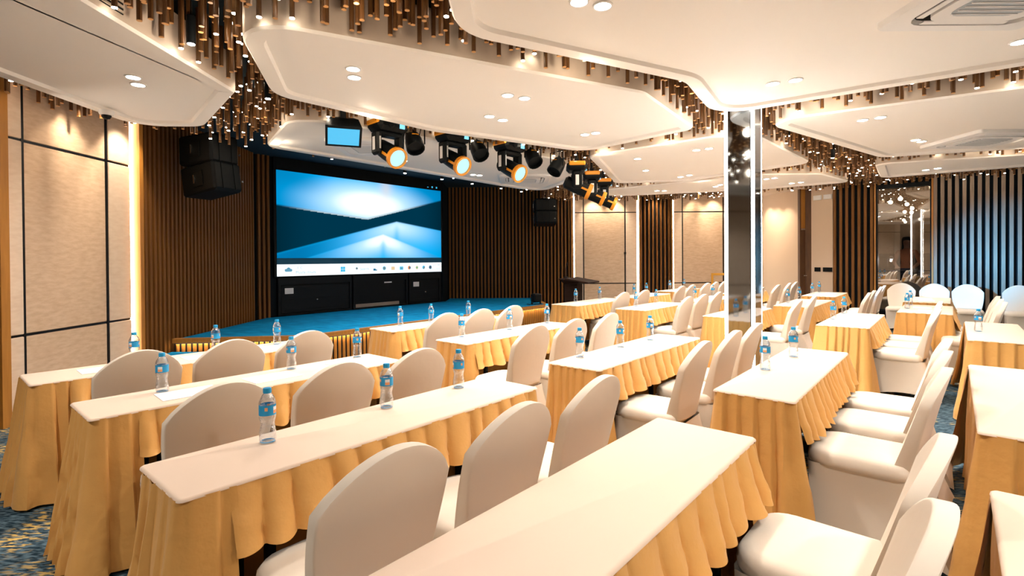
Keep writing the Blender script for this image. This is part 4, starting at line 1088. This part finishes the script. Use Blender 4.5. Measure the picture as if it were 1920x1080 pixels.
# ------------------------------------------------------------------ paper sheets
pm = MB().box(-.148, .148, -.105, .105, 0, .003).mesh('paper_sheet', M['paper'])
PAP = {('T', 1): ((.88, 4.50), (1.50, 4.48), (1.98, 4.46)), ('T', 2): ((1.02, 3.30), (1.50, 3.32), (2.08, 3.34)), ('M', 1): ((3.55, 4.64), (4.12, 4.62)), ('M', 2): ((3.40, 3.46), (3.88, 3.42), (4.55, 3.44)),
       ('N', 1): ((7.30, 4.78), (8.15, 4.76)), ('N', 2): ((7.06, 3.60), (7.88, 3.60)), ('P', 5): ((9.05, .26), (9.55, .34)), ('Q', 3): ((11.75, 1.92), (12.35, 1.92)), ('Q', 5): ((11.1, .34), (11.6, .38))}
for (b, r), ps in PAP.items():
    for k, (u, n) in enumerate(ps):
        x, y = un(u, n); o = obj('paper_sheet', pm, None, (x, y, TT), (0, 0, TH+random.uniform(-.06, .06)))
        tag(o, 'white paper, %s, %s, %s' % (ORD[len(ps)][k], ROW[r], BLK[b]), 'paper', 'paper sheets on the tables')

# ------------------------------------------------------------------ lectern, microphone stand, easel, stage uplight
e = thing('lectern', 'dark wooden lectern with flared top beside the stage end', 'lectern', (1.22, 10.15, 0), TH+.25)
part('column', MB().box(-.17, .17, -.12, .14, .06, 1.02, bev=.006), M['lectern_wood'], e)
part('foot', MB().box(-.24, .24, -.20, .20, 0, .06, bev=.01), M['lectern_wood'], e)
tp = MB(); tp.box(-.36, .36, -.24, .24, 1.07, 1.10, bev=.006, mtx=Matrix.Translation((0, 0, 0)) @ Matrix.Rotation(.16, 4, 'X')); part('reading_top', tp, M['lectern_wood'], e)
fl = MB(); a = [(-.17, -.12, 1.0), (.17, -.12, 1.0), (.17, .14, 1.0), (-.17, .14, 1.0)]; b = [(-.32, -.21, 1.045), (.32, -.21, 1.045), (.32, .21, 1.11), (-.32, .21, 1.11)]
fl.grid([list(r) for r in zip(a, b)], closed_u=True); part('flared_neck', fl, M['lectern_wood'], e)
mi = thing('gooseneck_microphone', 'slim black gooseneck microphone on the lectern top', 'microphone', (1.08, 10.30, 1.115), 0)
part('base', MB().lathe([(.05, 0), (.05, .012), (.02, .025)], 14), M['black'], mi, 40); part('neck', MB().tube([(0, 0, .02), (0, 0, .16), (.015, -.01, .24)], .007), M['black'], mi)
part('capsule', MB().lathe([(.008, 0), (.016, .02), (.016, .06), (.008, .075)], 10, mtx=Matrix.Translation((.015, -.01, .235)) @ Matrix.Rotation(.2, 4, 'Y')), M['black'], mi, 60)
ms = thing('microphone_stand', 'thin black microphone stand before the beige panel behind the lectern', 'stand', (2.95, 13.45, 0))
part('pole', MB().cyl(.012, .03, 1.62, 8), M['black'], ms); part('clip', MB().box(-.02, .03, -.02, .02, 1.60, 1.66), M['black'], ms)
part('base', MB().lathe([(.14, 0), (.14, .02), (.03, .035)], 16), M['black'], ms, 40)
ez = thing('wooden_easel', 'golden wooden easel frame by the beige panel, half behind the column', 'easel', (5.42, 13.2, 0), -.1)
part('post', MB().box(-.30, -.25, -.02, .02, 0, 1.10, bev=.004), M['easel'], ez); part('post', MB().box(.25, .30, -.02, .02, 0, 1.10, bev=.004), M['easel'], ez)
part('top_rail', MB().box(-.25, .25, -.02, .02, 1.04, 1.10, bev=.004), M['easel'], ez); part('shelf_rail', MB().box(-.25, .25, -.05, .02, .55, .60, bev=.004), M['easel'], ez)
up = thing('floor_par_light', 'small black light unit standing at the stage end near lectern', 'stage light', (.55, 11.85, ZS), .6)
part('can', MB().box(-.11, .11, -.09, .09, .05, .25, bev=.03), M['black'], up); part('bracket', MB().box(-.13, -.115, -.02, .02, 0, .18).box(.115, .13, -.02, .02, 0, .18).box(-.13, .13, -.05, .05, 0, .012), M['black_soft'], up)
part('cable', MB().tube([(.0, .05, .06), (-.15, -.02, .012), (-.24, -.06, .012), (-.20, .08, .012)], .008, 6), M['black'], up)

# wall washers over the fabric panels
for (x, y, tx, ty) in ((-4.28, 5.35, -4.72, 5.43), (-4.28, 6.1, -4.72, 6.1), (2.2, 13.6, 2.2, 14.0), (2.8, 13.6, 2.8, 14.0), (3.88, 13.62, 3.88, 14.0), (4.95, 13.6, 4.95, 14.0), (5.45, 13.6, 5.45, 14.0)):
    lamp('wall_washer', 'SPOT', (x, y, 3.30), E_WASH, WARM, .03, (tx, ty, 2.2), 70, .7)
for y in (12.9, 13.3, 13.6):
    lamp('wall_washer', 'SPOT', (6.5, y, 3.05), E_WASH*.6, WARM, .03, (6.86, y, 1.9), 80, .8)
